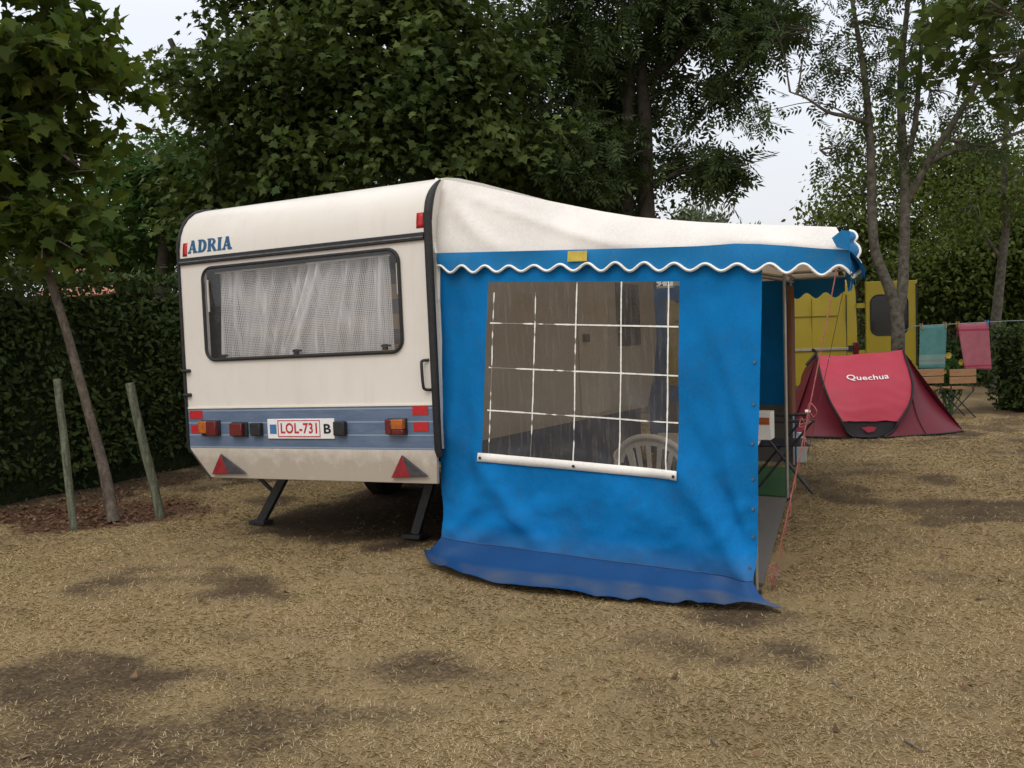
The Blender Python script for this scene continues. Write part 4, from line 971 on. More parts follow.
# ================================================================== AWNING
PA = np.array([-.47, 6.72]); PB = np.array([1.36, 5.55]); pu = np.array([*(PB - PA), 0]) / np.linalg.norm(PB - PA); pn = np.array([pu[1], -pu[0], 0])  # towards camera
AX = np.array([.312, .95, 0]); AX /= np.linalg.norm(AX); LA = 4.85
CARD = CR3 @ np.array([0, 1.0, 0]); CARD = CARD / np.linalg.norm(CARD)
P0 = np.array([PA[0], PA[1], 0])
awning = thing('awning', 'blue and white canvas awning with clear gridded window beside the caravan', 'awning', (PB[0], PB[1], 0))
def pp(px, py, off=0.0): return plane_hit(px, py, P0 + pn * off, pn)
def lerp_poly(poly, n):
    p = np.array(poly, float); s_ = np.r_[0, np.cumsum(np.linalg.norm(np.diff(p, axis=0), axis=1))]; t_ = np.linspace(0, s_[-1], n)
    return np.stack([np.interp(t_, s_, p[:, k]) for k in range(p.shape[1])], -1)
CP = [[(438, 259), (489, 258), (680, 254), (763, 251)], [(438.5, 281), (489, 282), (679.5, 281.5), (762, 282)], [(442, 450), (481.5, 456), (677.5, 474), (758.5, 480)], [(443.5, 536), (480, 543.5), (677, 569.5), (756.5, 578)]]
NSU = [14, 46, 26]; NSV = [10, 40, 30]
def panel_px():
    us = []; 
    rows = []
    for a in range(3):
        for i in range(NSV[a] + (1 if a == 2 else 0)):
            v = i / NSV[a]; row = []
            for b in range(3):
                for j in range(NSU[b] + (1 if b == 2 else 0)):
                    u = j / NSU[b]
                    q = [np.array(CP[a][b]), np.array(CP[a][b + 1]), np.array(CP[a + 1][b]), np.array(CP[a + 1][b + 1])]
                    row.append((1 - v) * ((1 - u) * q[0] + u * q[1]) + v * ((1 - u) * q[2] + u * q[3]))
            rows.append(row)
    return np.array(rows)
def fold(px, py):
    """outward displacement of the side wall, metres"""
    d = 0
    def ridge(x0, y0, x1, y1, w, h):
        a = np.array([x0, y0]); b = np.array([x1, y1]); L = np.linalg.norm(b - a); t_ = ((px - x0) * (x1 - x0) + (py - y0) * (y1 - y0)) / L ** 2
        dist = ((px - x0) * (y1 - y0) - (py - y0) * (x1 - x0)) / L
        return 1.9 * h * math.exp(-(dist / w) ** 2) * math.exp(-max(0, abs(t_ - .5) - .5) ** 2 * 12) * (.3 + .7 * min(1, max(0, t_)))
    d += ridge(655, 440, 748, 572, 13, .030) + ridge(690, 430, 752, 560, 9, -.018) + ridge(600, 480, 735, 575, 16, .018) + ridge(720, 420, 752, 570, 7, .016)
    d += ridge(470, 300, 452, 440, 7, .016) + ridge(456, 300, 470, 470, 6, -.012) + ridge(490, 480, 452, 530, 10, .022) + ridge(446, 420, 520, 520, 9, .018) + ridge(560, 500, 470, 540, 10, .014) + ridge(700, 290, 745, 420, 9, .010)
    d += .012 * math.sin(px * .023 + 1.1 * math.sin(py * .012)) * min(1, max(0, (py - 470) / 60)) + .004 * math.sin(px * .06 + py * .03)
    cr_ = float(fbm(np.array(px * .045 + py * .02), np.array(py * .03 - px * .012), 77, 4)); d += .011 * (1 - abs(2 * cr_ - 1)) ** 4 * min(1, max(.15, (py - 380) / 120)) + .006 * cr_
    d += .05 * math.sin(math.pi * min(1, max(0, (px - 440) / 318))) * (-.5) * min(1, max(0, (py - 300) / 200)) 
    return d
def awn_panels():
    R = panel_px(); G = np.array([[pp(*p) + pn * fold(*p) for p in row] for row in R])
    a0, a1 = NSV[0], NSV[0] + NSV[1]; b0, b1 = NSU[0], NSU[0] + NSU[1]
    mb = MB(); mb.grid(G, hole=lambda i, j: a0 <= i < a1 and b0 <= j < b1)
    side = obj('side_panel', mb, MT['blue'], awning, smooth=80)
    sub = G[a0:a1 + 1, b0:b1 + 1]
    mb = MB(); mb.grid(sub + pn * .002); obj('vinyl_window', mb, MT['vinyl'], side, smooth=80)
    # white printed grid
    def pw(u, v):
        i, j = v * (sub.shape[0] - 1), u * (sub.shape[1] - 1); i0, j0 = min(int(i), sub.shape[0] - 2), min(int(j), sub.shape[1] - 2); fi, fj = i - i0, j - j0
        return (sub[i0, j0] * (1 - fi) * (1 - fj) + sub[i0 + 1, j0] * fi * (1 - fj) + sub[i0, j0 + 1] * (1 - fi) * fj + sub[i0 + 1, j0 + 1] * fi * fj) + pn * .005
    hw = .0048
    def line(u0, v0, u1, v1, wear, wear2=None, ub=.42):
        n = 60; mb = MB(); on = True; L_, R_ = [], []
        for k in range(n + 1):
            a = k / n; p = pw(u0 + (u1 - u0) * a, v0 + (v1 - v0) * a); q = pw(u0 + (u1 - u0) * a + (.002 if u1 > u0 + .1 else 0), v0 + (v1 - v0) * a + (0 if u1 > u0 + .1 else .002))
            d = q - p; s_ = np.cross(d, pn); s_ /= np.linalg.norm(s_); wr = wear if (wear2 is None or a < ub) else wear2
            if rng.random() < .35: on = rng.random() >= wr
            w = hw * rng.uniform(.75, 1.1) if on else .0005
            L_.append(p - s_ * w); R_.append(p + s_ * w)
        mb.grid([L_, R_]); obj('grid_line', mb, MT['trim'], side, smooth=0)
    for u, wr in ((.035, .4), (.25, .45), (.465, .12), (.70, .0), (.945, .0)): line(u, .0 if wr < .2 else .06, u, 1, wr)
    for v in (.235, .49, .735): line(.02, v, 1.0, v, .4, .03)
    # white sill strip with eyelets
    mb = MB(); top = [(479, 452.5), (520, 456), (580, 461.5), (640, 467), (678.5, 470.5)]; bot = [(478.5, 461), (520, 465), (580, 470.5), (640, 476), (678.5, 480)]
    T_ = lerp_poly(top, 16); B_ = lerp_poly(bot, 16); mb.grid([[pp(*p) + pn * (.010 + fold(*p)) for p in T_], [pp(*p) + pn * (.0105 + fold(*p)) for p in (T_ + B_) / 2], [pp(*p) + pn * (.010 + fold(*p)) for p in B_]])
    st = obj('sill_strip', mb, MT['strip'], side, smooth=80, solid=.003)
    for (px, py) in ((481.5, 457.5), (574, 466), (675.5, 475.8)):
        mb = MB(); c = pp(px, py) + pn * (.02 + fold(px, py)); mb.tube([c - pn * .004, c + pn * .002], .009, 10); obj('eyelet', mb, MT['black'], st)
    # press studs down the free edge
    for py in (362, 404, 443, 479, 509, 537, 566):
        px = 757.5 - (py - 362) * .012 - 2.5; mb = MB(); c = pp(px, py) + pn * (.006 + fold(px, py)); mb.tube([c - pn * .006, c + pn * .004], .008, 8); obj('stud', mb, MT['steel'], side)
    # mud flap
    top = np.array([p for p in R[-1]]); n = len(top)
    topx = np.vstack([[(425, 538)], [(436, 539)], top, [(759, 578)]]) if False else top
    tops = lerp_poly([tuple(p) for p in topx], 60)
    bots = lerp_poly([(423, 549), (428, 562), (452, 571), (490, 581), (530, 589), (580, 594), (620, 599), (665, 603), (715, 604), (760, 606), (788, 608)], 60)
    G = []
    for k in range(9):
        v = k / 8; row = []
        for i in range(60):
            u = i / 59; A = pp(*tops[i]) + pn * fold(*tops[i]); B = ground(*bots[i], .028)
            p = A * (1 - v) + B * v; p = p + np.array([0, 0, -.05 * math.sin(math.pi * v)]) + pn * .02 * math.sin(math.pi * v)
            p = p + np.array([0, 0, 1]) * .020 * math.sin(u * 31 + 3 * v + 2.5 * math.sin(u * 9)) * v + pn * .026 * math.sin(u * 19 + 5 * v + 1.5 * math.sin(u * 7)) * math.sin(math.pi * min(1, v * 1.2))
            p = p + np.array([0, 0, 1]) * .03 * math.exp(-((u - .05 - .04 * v) / .02) ** 2) * math.sin(math.pi * v)
            p[2] = max(p[2], .022 + .006 * math.sin(u * 50) + (.008 if v == 1 else 0)); row.append(p)
        G.append(row)
    mb = MB(); mb.grid(G); mf = obj('mud_flap', mb, MT['flap'], awning, smooth=80)
    mb = MB(); mb.tube([g + pn * .005 for g in G[0]], .004, 5); obj('seam', mb, MT['flap'], mf)
awn_panels()
OFF = -.16     # ridge of the roof end lies a little behind the wall plane
SEAM = [(436.5, 253), (480, 252), (560, 250), (640, 248), (700, 246), (735, 243.5), (760, 244), (790, 246), (820, 248.5), (849, 250)]
RIDGE = [(438, 179), (452, 180.5), (480, 186), (520, 195), (560, 203), (600, 211), (637, 217), (700, 222), (760, 224.5), (800, 225.5), (836, 227)]
NG = 61
def awn_roof():
    sm = lerp_poly(SEAM, NG); rg = lerp_poly(RIDGE, NG)
    # same horizontal pixel spread for both
    G = []
    NV = 14
    for k in range(NV + 1):
        v = k / NV; row = []
        for i in range(NG):
            u = i / (NG - 1); p = sm[i] * (1 - v) + rg[i] * v
            if u < .06: p = p + np.array([-5.0 * math.sin(math.pi * v) * (1 - u / .06), 0])
            off = OFF * v ** 1.5
            dx, dy = p[0] - 436, 182 - p[1]; ang = math.atan2(-dy, max(dx, 1)); r_ = math.hypot(dx, dy)
            wr = (.055 * (1 - abs(math.sin(ang * 6.2 + .5 + .0035 * r_ + .3 * math.sin(ang * 17)))) ** 2.2 - .015) * math.exp(-r_ / 230) * min(1, r_ / 40) + .008 * math.sin(dx * .035 + dy * .06)
            row.append(pp(p[0], p[1], off) + pn * wr * min(1, v * 4) * (1 - .6 * v))
        G.append(row)
    G = np.array(G); ridge = G[-1]
    roof = []
    NT_ = 18
    for k in range(NT_ + 1):
        t_ = k / NT_; row = []
        for i in range(NG):
            u = i / (NG - 1); d = CARD * (1 - u) + AX * u; p = ridge[i] + d * LA * t_
            p = p + np.array([0, 0, -.05 * math.sin(math.pi * u) * (1 - abs(2 * ((t_ * 3) % 1) - 1)) * .6 - (.10 * t_ + .16 * min(1, t_ * 5)) * (1 - u) ** .5])
            row.append(p)
        roof.append(row)
    mb = MB(); mb.grid(G); mb.grid(roof)
    # far gable
    far = roof[-1]; z1 = 1.86
    mb.grid([far, [(p[0], p[1], z1 + .02) for p in far]])
    obj('roof', mb, MT['whitecanvas'], awning, smooth=80)
    # piping that closes the roof end against the caravan
    mb = MB(); mb.tube([pp(436 + 2, 300, .01), pp(437, 253, .01)] + [G[k, 0] + pn * .012 for k in range(0, NV + 1, 2)], .012, 6); obj('piping', mb, MT['trim'], awning, smooth=60)
    mb = MB(); mb.grid([[pp(436.2, y, .012), pp(440.2, y, .012)] for y in (252, 300)] + [[pp(438, y, .012), pp(442, y, .012)] for y in (340, 400)]); obj('edge_tape', mb, MT['trim'], awning, smooth=80)
    return np.array(roof)
ROOF = awn_roof()
def awn_valance():
    s_ = np.linspace(0, 1, 420); sm = lerp_poly(SEAM, 420)
    top = np.array([pp(*p, .026) for p in sm]); arc = np.r_[0, np.cumsum(np.linalg.norm(np.diff(top, axis=0), axis=1))]
    lam = arc[-1] / 14.4
    base = np.interp(sm[:, 0], [437, 480, 560, 640, 700, 760, 800, 850], [269, 268.5, 267.8, 267.2, 266.8, 267.0, 268.5, 272])
    amp = np.interp(sm[:, 0], [437, 600, 850], [3.0, 3.6, 4.6])
    by = base + amp * (1 + .16 * np.sin(arc * 5.1 + 1)) * np.cos(2 * math.pi * arc / lam + 2.6 + .28 * np.sin(arc * 2.3)) + .6 * np.sin(arc * 3.7)
    bx = sm[:, 0] + np.interp(sm[:, 0], [437, 800, 849], [1, 0, 2])
    bot = np.array([pp(bx[i], by[i], .035 + .012 * math.sin(arc[i] * 7) + .02 * max(0, (bx[i] - 760) / 90) * math.sin(arc[i] * 9)) for i in range(420)])
    mid = (top + bot) / 2 + pn * (.01 * np.sin(arc * 6 + 1))[:, None]
    mb = MB(); mb.grid([top, mid, bot]); va = obj('valance', mb, MT['blueval'], awning, smooth=80)
    mb = MB(); mb.tube(bot, .0095, 6); obj('scallop_trim', mb, MT['trim'], va, smooth=60)
    mb = MB(); q = [(568, 251.2), (587, 250.6), (587, 261), (567.5, 261.6)]; mb.prism([pp(*p, .058) for p in q], pn * .002); obj('maker_patch', mb, MT['yellowpatch'], va)
    # front and far valances
    c0 = top[-1]; zt = c0[2]; n = 300; L = LA + .05
    ts = np.linspace(0, L, n); lean = np.array([AX[1], -AX[0], 0])
    tp = np.array([c0 + AX * t_ + np.array([0, 0, .0 - .02 * math.sin(math.pi * t_ / L)]) for t_ in ts])
    out = .03 + .05 * np.exp(-ts / .35) + .012 * np.sin(ts * 9)
    bt_ = tp + lean * out[:, None] + np.array([0, 0, 1]) * (-.125 + .024 * np.cos(2 * math.pi * ts / .165))[:, None]
    mb = MB(); mb.grid([tp, (tp + bt_) / 2 + lean * .01, bt_])
    obj('front_valance', mb, MT['blueval'], awning, smooth=80)
    # blue corner gusset between roof and valance
    r0 = ROOF[0][-1]; r1 = ROOF[3][-1]
    zig = [(849, 231), (854, 232.5), (856.5, 237), (853.5, 242), (858, 246.5), (859.5, 252), (856.5, 258), (860, 264), (859, 271), (853, 276.5)]
    back_ = [.34, .33, .32, .30, .28, .26, .24, .20, .14, .06]
    zz = [np.asarray(q) for q in cr([at(x, y, c0[1] + .95 * b_) for (x, y), b_ in zip(zig, back_)], 4)]
    inn_ = [np.asarray(q) for q in lerp_poly([tuple(pp(846, 231.5, .03)), tuple(pp(848, 241, .04)), tuple(pp(849, 252, .045)), tuple(pp(850, 270, .05))], len(zz))]
    mb = MB(); mb.prism([pp(*q_, .040) for q_ in ((832, 238), (842, 230), (850, 231), (850, 250.5), (837, 247.5))], pn * .004); obj('corner_patch', mb, MT['blueval'], awning)
    mb = MB(); mb.grid([inn_, [(p_ * .5 + q_ * .5) + pn * .03 for p_, q_ in zip(inn_, zz)], zz]); obj('corner_gusset', mb, MT['blueval'], awning, smooth=80)
    mb = MB(); mb.tube(zz, .0115, 6); obj('gusset_trim', mb, MT['trim'], awning, smooth=60)
    # roof front strip from ridge to the front edge
    mb = MB(); fr_ = np.array([ROOF[k][-1] for k in range(len(ROOF))]); fe = np.array([c0 + AX * (L * k / (len(ROOF) - 1)) for k in range(len(ROOF))]); mb.grid([fr_, fe]); obj('roof_edge', mb, MT['whitecanvas'], awning, smooth=80)
    # far valance
    e = tp[-1]; inn = ROOF[-1][0]; dirn = np.array([inn[0] - e[0], inn[1] - e[1], 0]); ln = np.linalg.norm(dirn); dirn /= ln
    ts = np.linspace(0, ln, 200); tp2 = np.array([e + dirn * t_ for t_ in ts]); b2 = tp2 + np.array([0, 0, 1]) * (-.17 + .028 * np.cos(2 * math.pi * ts / .2))[:, None] + AX * .03
    mb = MB(); mb.grid([tp2, b2]); obj('far_valance', mb, MT['blueval'], awning, smooth=80)
    # far end wall with its own window opening
    E0 = np.array([PB[0], PB[1], 0]) + AX * LA; dv = dirn; ht = e[2] - .02; Lw = ln - .45
    xs = [0, 1.0, 1.75, Lw]; zs = [.03, .80, 1.74, ht]
    mb = MB(); Gv = [[E0 + dv * x + np.array([0, 0, z]) for x in xs] for z in zs]; mb.grid(Gv, hole=lambda i, j: i == 1 and j == 1); ep = obj('end_panel', mb, MT['blue'], awning)
    mb = MB(); mb.grid([[Gv[1][1], Gv[1][2]], [Gv[2][1], Gv[2][2]]]); obj('vinyl_window', mb, MT['vinyl'], ep)
    mb = MB(); mb.grid([[E0 + dv * x - AX * .012 + np.array([0, 0, z]) for x in (.02, Lw - .02)] for z in (.035, .62)]); obj('end_skirt', mb, MT['greymat'], awning)
    # brown tied front curtain at the far front corner
    G = []
    for k in range(13):
        v = k / 12; z = ht - .05 - (ht - .62) * v; row = []
        w = .20 - .09 * math.sin(math.pi * min(1, v * 1.1)) ** 2
        for i in range(19):
            u = i / 18; row.append(E0 - AX * (.10 + w * u) + np.array([.035 * math.sin(u * 19) - .03, 0, z]))
        G.append(row)
    mb = MB(); mb.grid(G); obj('front_curtain', mb, MT['brown'], awning, smooth=80)
    mb = MB(); sk = []
    for i in range(30):
        y_ = .25 + 3.6 * i / 29; off_ = .012 * math.sin(i * 1.3); p_ = CM @ Vector((W - .02 + off_, y_, .235)); sk.append([tuple(p_), (p_[0] + off_, p_[1], .015)])
    mb.grid(sk); obj('added_shade_skirt', mb, MT['flap'], awning, smooth=80)  # unseen skirt added to block light from reaching under the caravan
    # poles
    for k, (t_, inset) in enumerate(((.03, .03), (2.95, .0), (LA - .05, .03))):
        b = np.array([PB[0], PB[1], 0]) + AX * t_ - pu * inset; mb = MB(); mb.tube([b + (0, 0, .0), b + (0, 0, zt + .02)], .014, 8); po = obj('pole', mb, MT['alu'], awning, smooth=60)
        mb = MB(); mb.tube([b + (0, 0, .001), b + (0, 0, .02)], .03, 10); obj('pole_foot', mb, MT['black'], po)
    for t_ in (.45, 2.95, LA - .05):
        a = np.array([PB[0], PB[1], zt - .03]) + AX * t_; mb = MB(); bq = CM @ Vector((W + .02, .2 + t_ * .95, 1.72)); mb.tube([a, np.array(bq)], .013, 8); obj('roof_pole', mb, MT['alu'], awning, smooth=60)
    a = np.array([PB[0], PB[1], zt + .01]); mb = MB(); mb.tube([a, a + AX * LA], .013, 8); obj('front_rail', mb, MT['alu'], awning, smooth=60)
    for t_ in (.2, 2.95, LA - .1):
        a = np.array([PB[0], PB[1], zt - .0]) + AX * t_; mb = MB(); mb.tube([a, c0 + AX * t_], .012, 8); obj('canopy_pole', mb, MT['alu'], awning, smooth=60)
    return c0, e, bt_
C0, C1, _ = awn_valance()
# guy ropes
def guy(a, b, lab, tangle=True):
    a = np.asarray(a); b = np.asarray(b); root = thing('guy_rope', lab, 'guy rope', b, group='guy ropes of the awning')
    mb = MB(); n = 24
    mb.tube([a + (b - a) * k / n + np.array([0, 0, -.03 * math.sin(math.pi * k / n)]) for k in range(n + 1)], .0035, 5)
    if tangle:
        k0 = a + (b - a) * .43; mb.tube([k0 + (b - k0) * k / n + np.array([.012 + .010 * math.sin(k * 2.1), .0, .015 * math.sin(k * 1.3)]) for k in range(n + 1)], .0025, 5)
        for f_ in (.42, .46, .97, .93):
            c = a + (b - a) * f_; mb.tube(cr([c + rng.normal(size=3) * .022 for _ in range(6)] + [c], 4), .0025, 5)
    obj('rope', mb, MT['rope'], root, smooth=60)
    c = a + (b - a) * .42; mb = MB(); mb.box(c + (-.014, -.007, -.008), c + (.014, .007, .008)); obj('runner', mb, MT['whiteplastic'], root, bevel=.004)
    mb = MB(); mb.tube([b + (.02, 0, .08), b + (-.01, 0, -.05)], .006, 6); mb.tube(cr([b + (.02, 0, .08), b + (.045, 0, .085), b + (.05, 0, .065)], 4), .006, 6); obj('peg', mb, MT['steel'], root)
gp = ground(771, 590)
guy(C0 + (-.05, .05, -.10), gp, 'red guy rope with knotted loops from the near canopy corner')
guy(C1 + (0, 0, -.05), ground(808, 452), 'thin red guy rope at the far end of the canopy', False)

# ================================================================== things inside the awning
def monobloc():
    c = at(650, 460, 6.7); x, y = c[0] , 6.7; yaw = math.radians(-28)
    R = np.array([[math.cos(yaw), -math.sin(yaw), 0], [math.sin(yaw), math.cos(yaw), 0], [0, 0, 1]]); T = np.array([x, y, 0])
    root = thing('plastic_chair', 'white moulded plastic garden chair behind the awning window', 'chair', T, (0, 0, yaw))
    # backrest: local x width, y=0 back plane (towards camera)
    def bk(u, z): return np.array([u * .24 * (1 + .12 * (z - .45)), .0 - .10 * (z - .42) + .05 * u * u, z])
    mb = MB(); mb.tube([bk(math.cos(t_), .575 + .205 * math.sin(t_)) for t_ in np.linspace(math.pi, 0, 26)], .022, 8)
    mb.grid([[bk(math.cos(t_) * .97, .58 + .20 * math.sin(t_)) for t_ in np.linspace(math.pi * .98, .02 * math.pi, 24)], [bk(math.cos(t_) * .80, .58 + .14 * math.sin(t_)) for t_ in np.linspace(math.pi * .98, .02 * math.pi, 24)]])
    obj('back_frame', mb, MT['chairplastic'], root, local=True, smooth=60)
    for k in range(5):
        u = -.64 + .32 * k; zt = .58 + .155 * math.sqrt(max(0, 1 - u * u)) ; mb = MB()
        w = .017; mb.prism([bk(u * .62, .43) + (-w * .7, 0, 0), bk(u * .62, .43) + (w * .7, 0, 0), bk(u, zt) + (w, 0, 0), bk(u, zt) + (-w, 0, 0)], (0, .008, 0)); obj('slat', mb, MT['chairplastic'], root, local=True)
    mb = MB(); G = [[((-.23 + .46 * i / 8) * (1 + .08 * j / 8), .02 + .42 * j / 8, .43 - .015 * math.sin(math.pi * i / 8) + .02 * (j / 8) ** 2) for i in range(9)] for j in range(9)]; mb.grid(G); obj('seat', mb, MT['chairplastic'], root, local=True, solid=.012)
    for sx in (-1, 1):
        mb = MB(); mb.tube(cr([(sx * .23, .0, .58), (sx * .28, .10, .64), (sx * .29, .36, .63), (sx * .28, .42, .50), (sx * .27, .43, .2), (sx * .28, .45, 0)], 5), .022, 8); obj('leg', mb, MT['chairplastic'], root, local=True, smooth=60)
        mb = MB(); mb.tube([(sx * .24, 0, .60), (sx * .25, -.02, .3), (sx * .27, -.06, 0)], .022, 8); obj('leg', mb, MT['chairplastic'], root, local=True, smooth=60)
monobloc()
def camp_table():
    T = np.array([1.42, 7.4, 0]); yaw = math.radians(-18); root = thing('camping_table', 'grey folding camping table inside the awning', 'table', T, (0, 0, yaw))
    mb = MB(); mb.box((-.40, -.28, .645), (.40, .28, .67)); obj('tabletop', mb, MT['whiteplastic'], root, local=True, bevel=.006)
    for sx in (-1, 1):
        for a in (-1, 1):
            mb = MB(); mb.tube([(sx * .34, -a * .24, .64), (sx * .34 + a * .01, a * .24, 0)], .011, 8); obj('leg', mb, MT['alu'], root, local=True, smooth=60)
    p = np.array([at(763, 440, 7.2)[0], 7.2, .672]); bx = thing('food_box', 'small white box with an orange label standing on the camping table', 'box', p, (0, 0, math.radians(-25)))
    mb = MB(); mb.box((-.10, -.07, 0), (.07, .07, .20)); obj('carton', mb, MT['whiteplastic'], bx, local=True, bevel=.004)
    mb = MB(); mb.box((-.06, -.073, .11), (.06, -.0705, .16)); obj('paper_label', mb, MT['amberlens'], bx, local=True)
camp_table()
def camp_chair():
    T = at(781, 470, 8.9); T = np.array([T[0], 8.9, 0]); yaw = math.radians(80); root = thing('folding_chair', 'black folding camping armchair at the awning opening', 'chair', T, (0, 0, yaw))
    mb = MB(); mb.grid([[(-.25 + .5 * i / 8, -.22 + .44 * j / 6, .42 - .03 * math.sin(math.pi * i / 8) * math.sin(math.pi * j / 6)) for i in range(9)] for j in range(7)]); obj('seat', mb, MT['blackcloth'], root, local=True, solid=.01)
    mb = MB(); mb.grid([[(-.25 + .5 * i / 8, .22 + .16 * k / 6 + .03 * math.sin(math.pi * i / 8), .44 + .42 * k / 6) for i in range(9)] for k in range(7)]); obj('backrest', mb, MT['blackcloth'], root, local=True, solid=.01)
    for sx in (-1, 1):
        mb = MB(); mb.box((sx * .28 - .025, -.26, .62), (sx * .28 + .025, .26, .645)); obj('armrest', mb, MT['black'], root, local=True, bevel=.008)
        mb = MB(); mb.tube([(sx * .28, -.24, 0), (sx * .28, .24, .62)], .011, 8); obj('leg', mb, MT['darksteel'], root, local=True)
        mb = MB(); mb.tube([(sx * .26, .26, 0), (sx * .26, -.24, .62)], .011, 8); obj('leg', mb, MT['darksteel'], root, local=True)
        mb = MB(); mb.tube([(sx * .27, .22, .42), (sx * .27, .39, .88)], .011, 8); obj('back_upright', mb, MT['darksteel'], root, local=True)
camp_chair()
def jerrycan():
    T = ground(796, 462); T[2] = 0; root = thing('jerrycan', 'translucent white plastic water can at the far awning corner', 'water can', T)
    mb = MB(); mb.box((-.085, -.10, 0), (.085, .10, .24)); mb.prism([(-.085, -.10, .241), (.085, -.10, .241), (.085, .10, .241), (-.085, .10, .241)], (0, 0, .03)); obj('canister', mb, mat('milky_plastic', (.55, .57, .52), .4, .08, 8, transl=.3), root, local=True, bevel=.02)
    mb = MB(); mb.tube([(.04, 0, .27), (.04, 0, .31)], .025, 12); obj('cap', mb, MT['whiteplastic'], root, local=True)
    mb = MB(); mb.tube(cr([(-.07, 0, .27), (-.06, 0, .315), (-.01, 0, .32), (.005, 0, .27)], 5), .010, 8); obj('handle', mb, MT['whiteplastic'], root, local=True)
jerrycan()
def mats():
    B = np.array([PB[0], PB[1], 0])
    def q(t0, t1, i0, i1, z):
        return [B + AX * t0 - pu * i0 + (0, 0, z), B + AX * t0 - pu * i1 + (0, 0, z), B + AX * t1 - pu * i1 + (0, 0, z), B + AX * t1 - pu * i0 + (0, 0, z)]
    mb = MB(); mb.prism(q(.15, 2.9, .0, 1.5, .022), (0, 0, .006)); solo('groundsheet', mb, MT['greymat'], 'grey groundsheet on the awning floor by the near corner', 'groundsheet', B + AX * .15)
    mb = MB(); mb.prism(q(2.95, 4.5, .02, 1.4, .022), (0, 0, .01)); solo('floor_mat', mb, MT['greenmat'], 'green mat on the awning floor under the folding chair', 'mat', B + AX * 2.95)
mats()

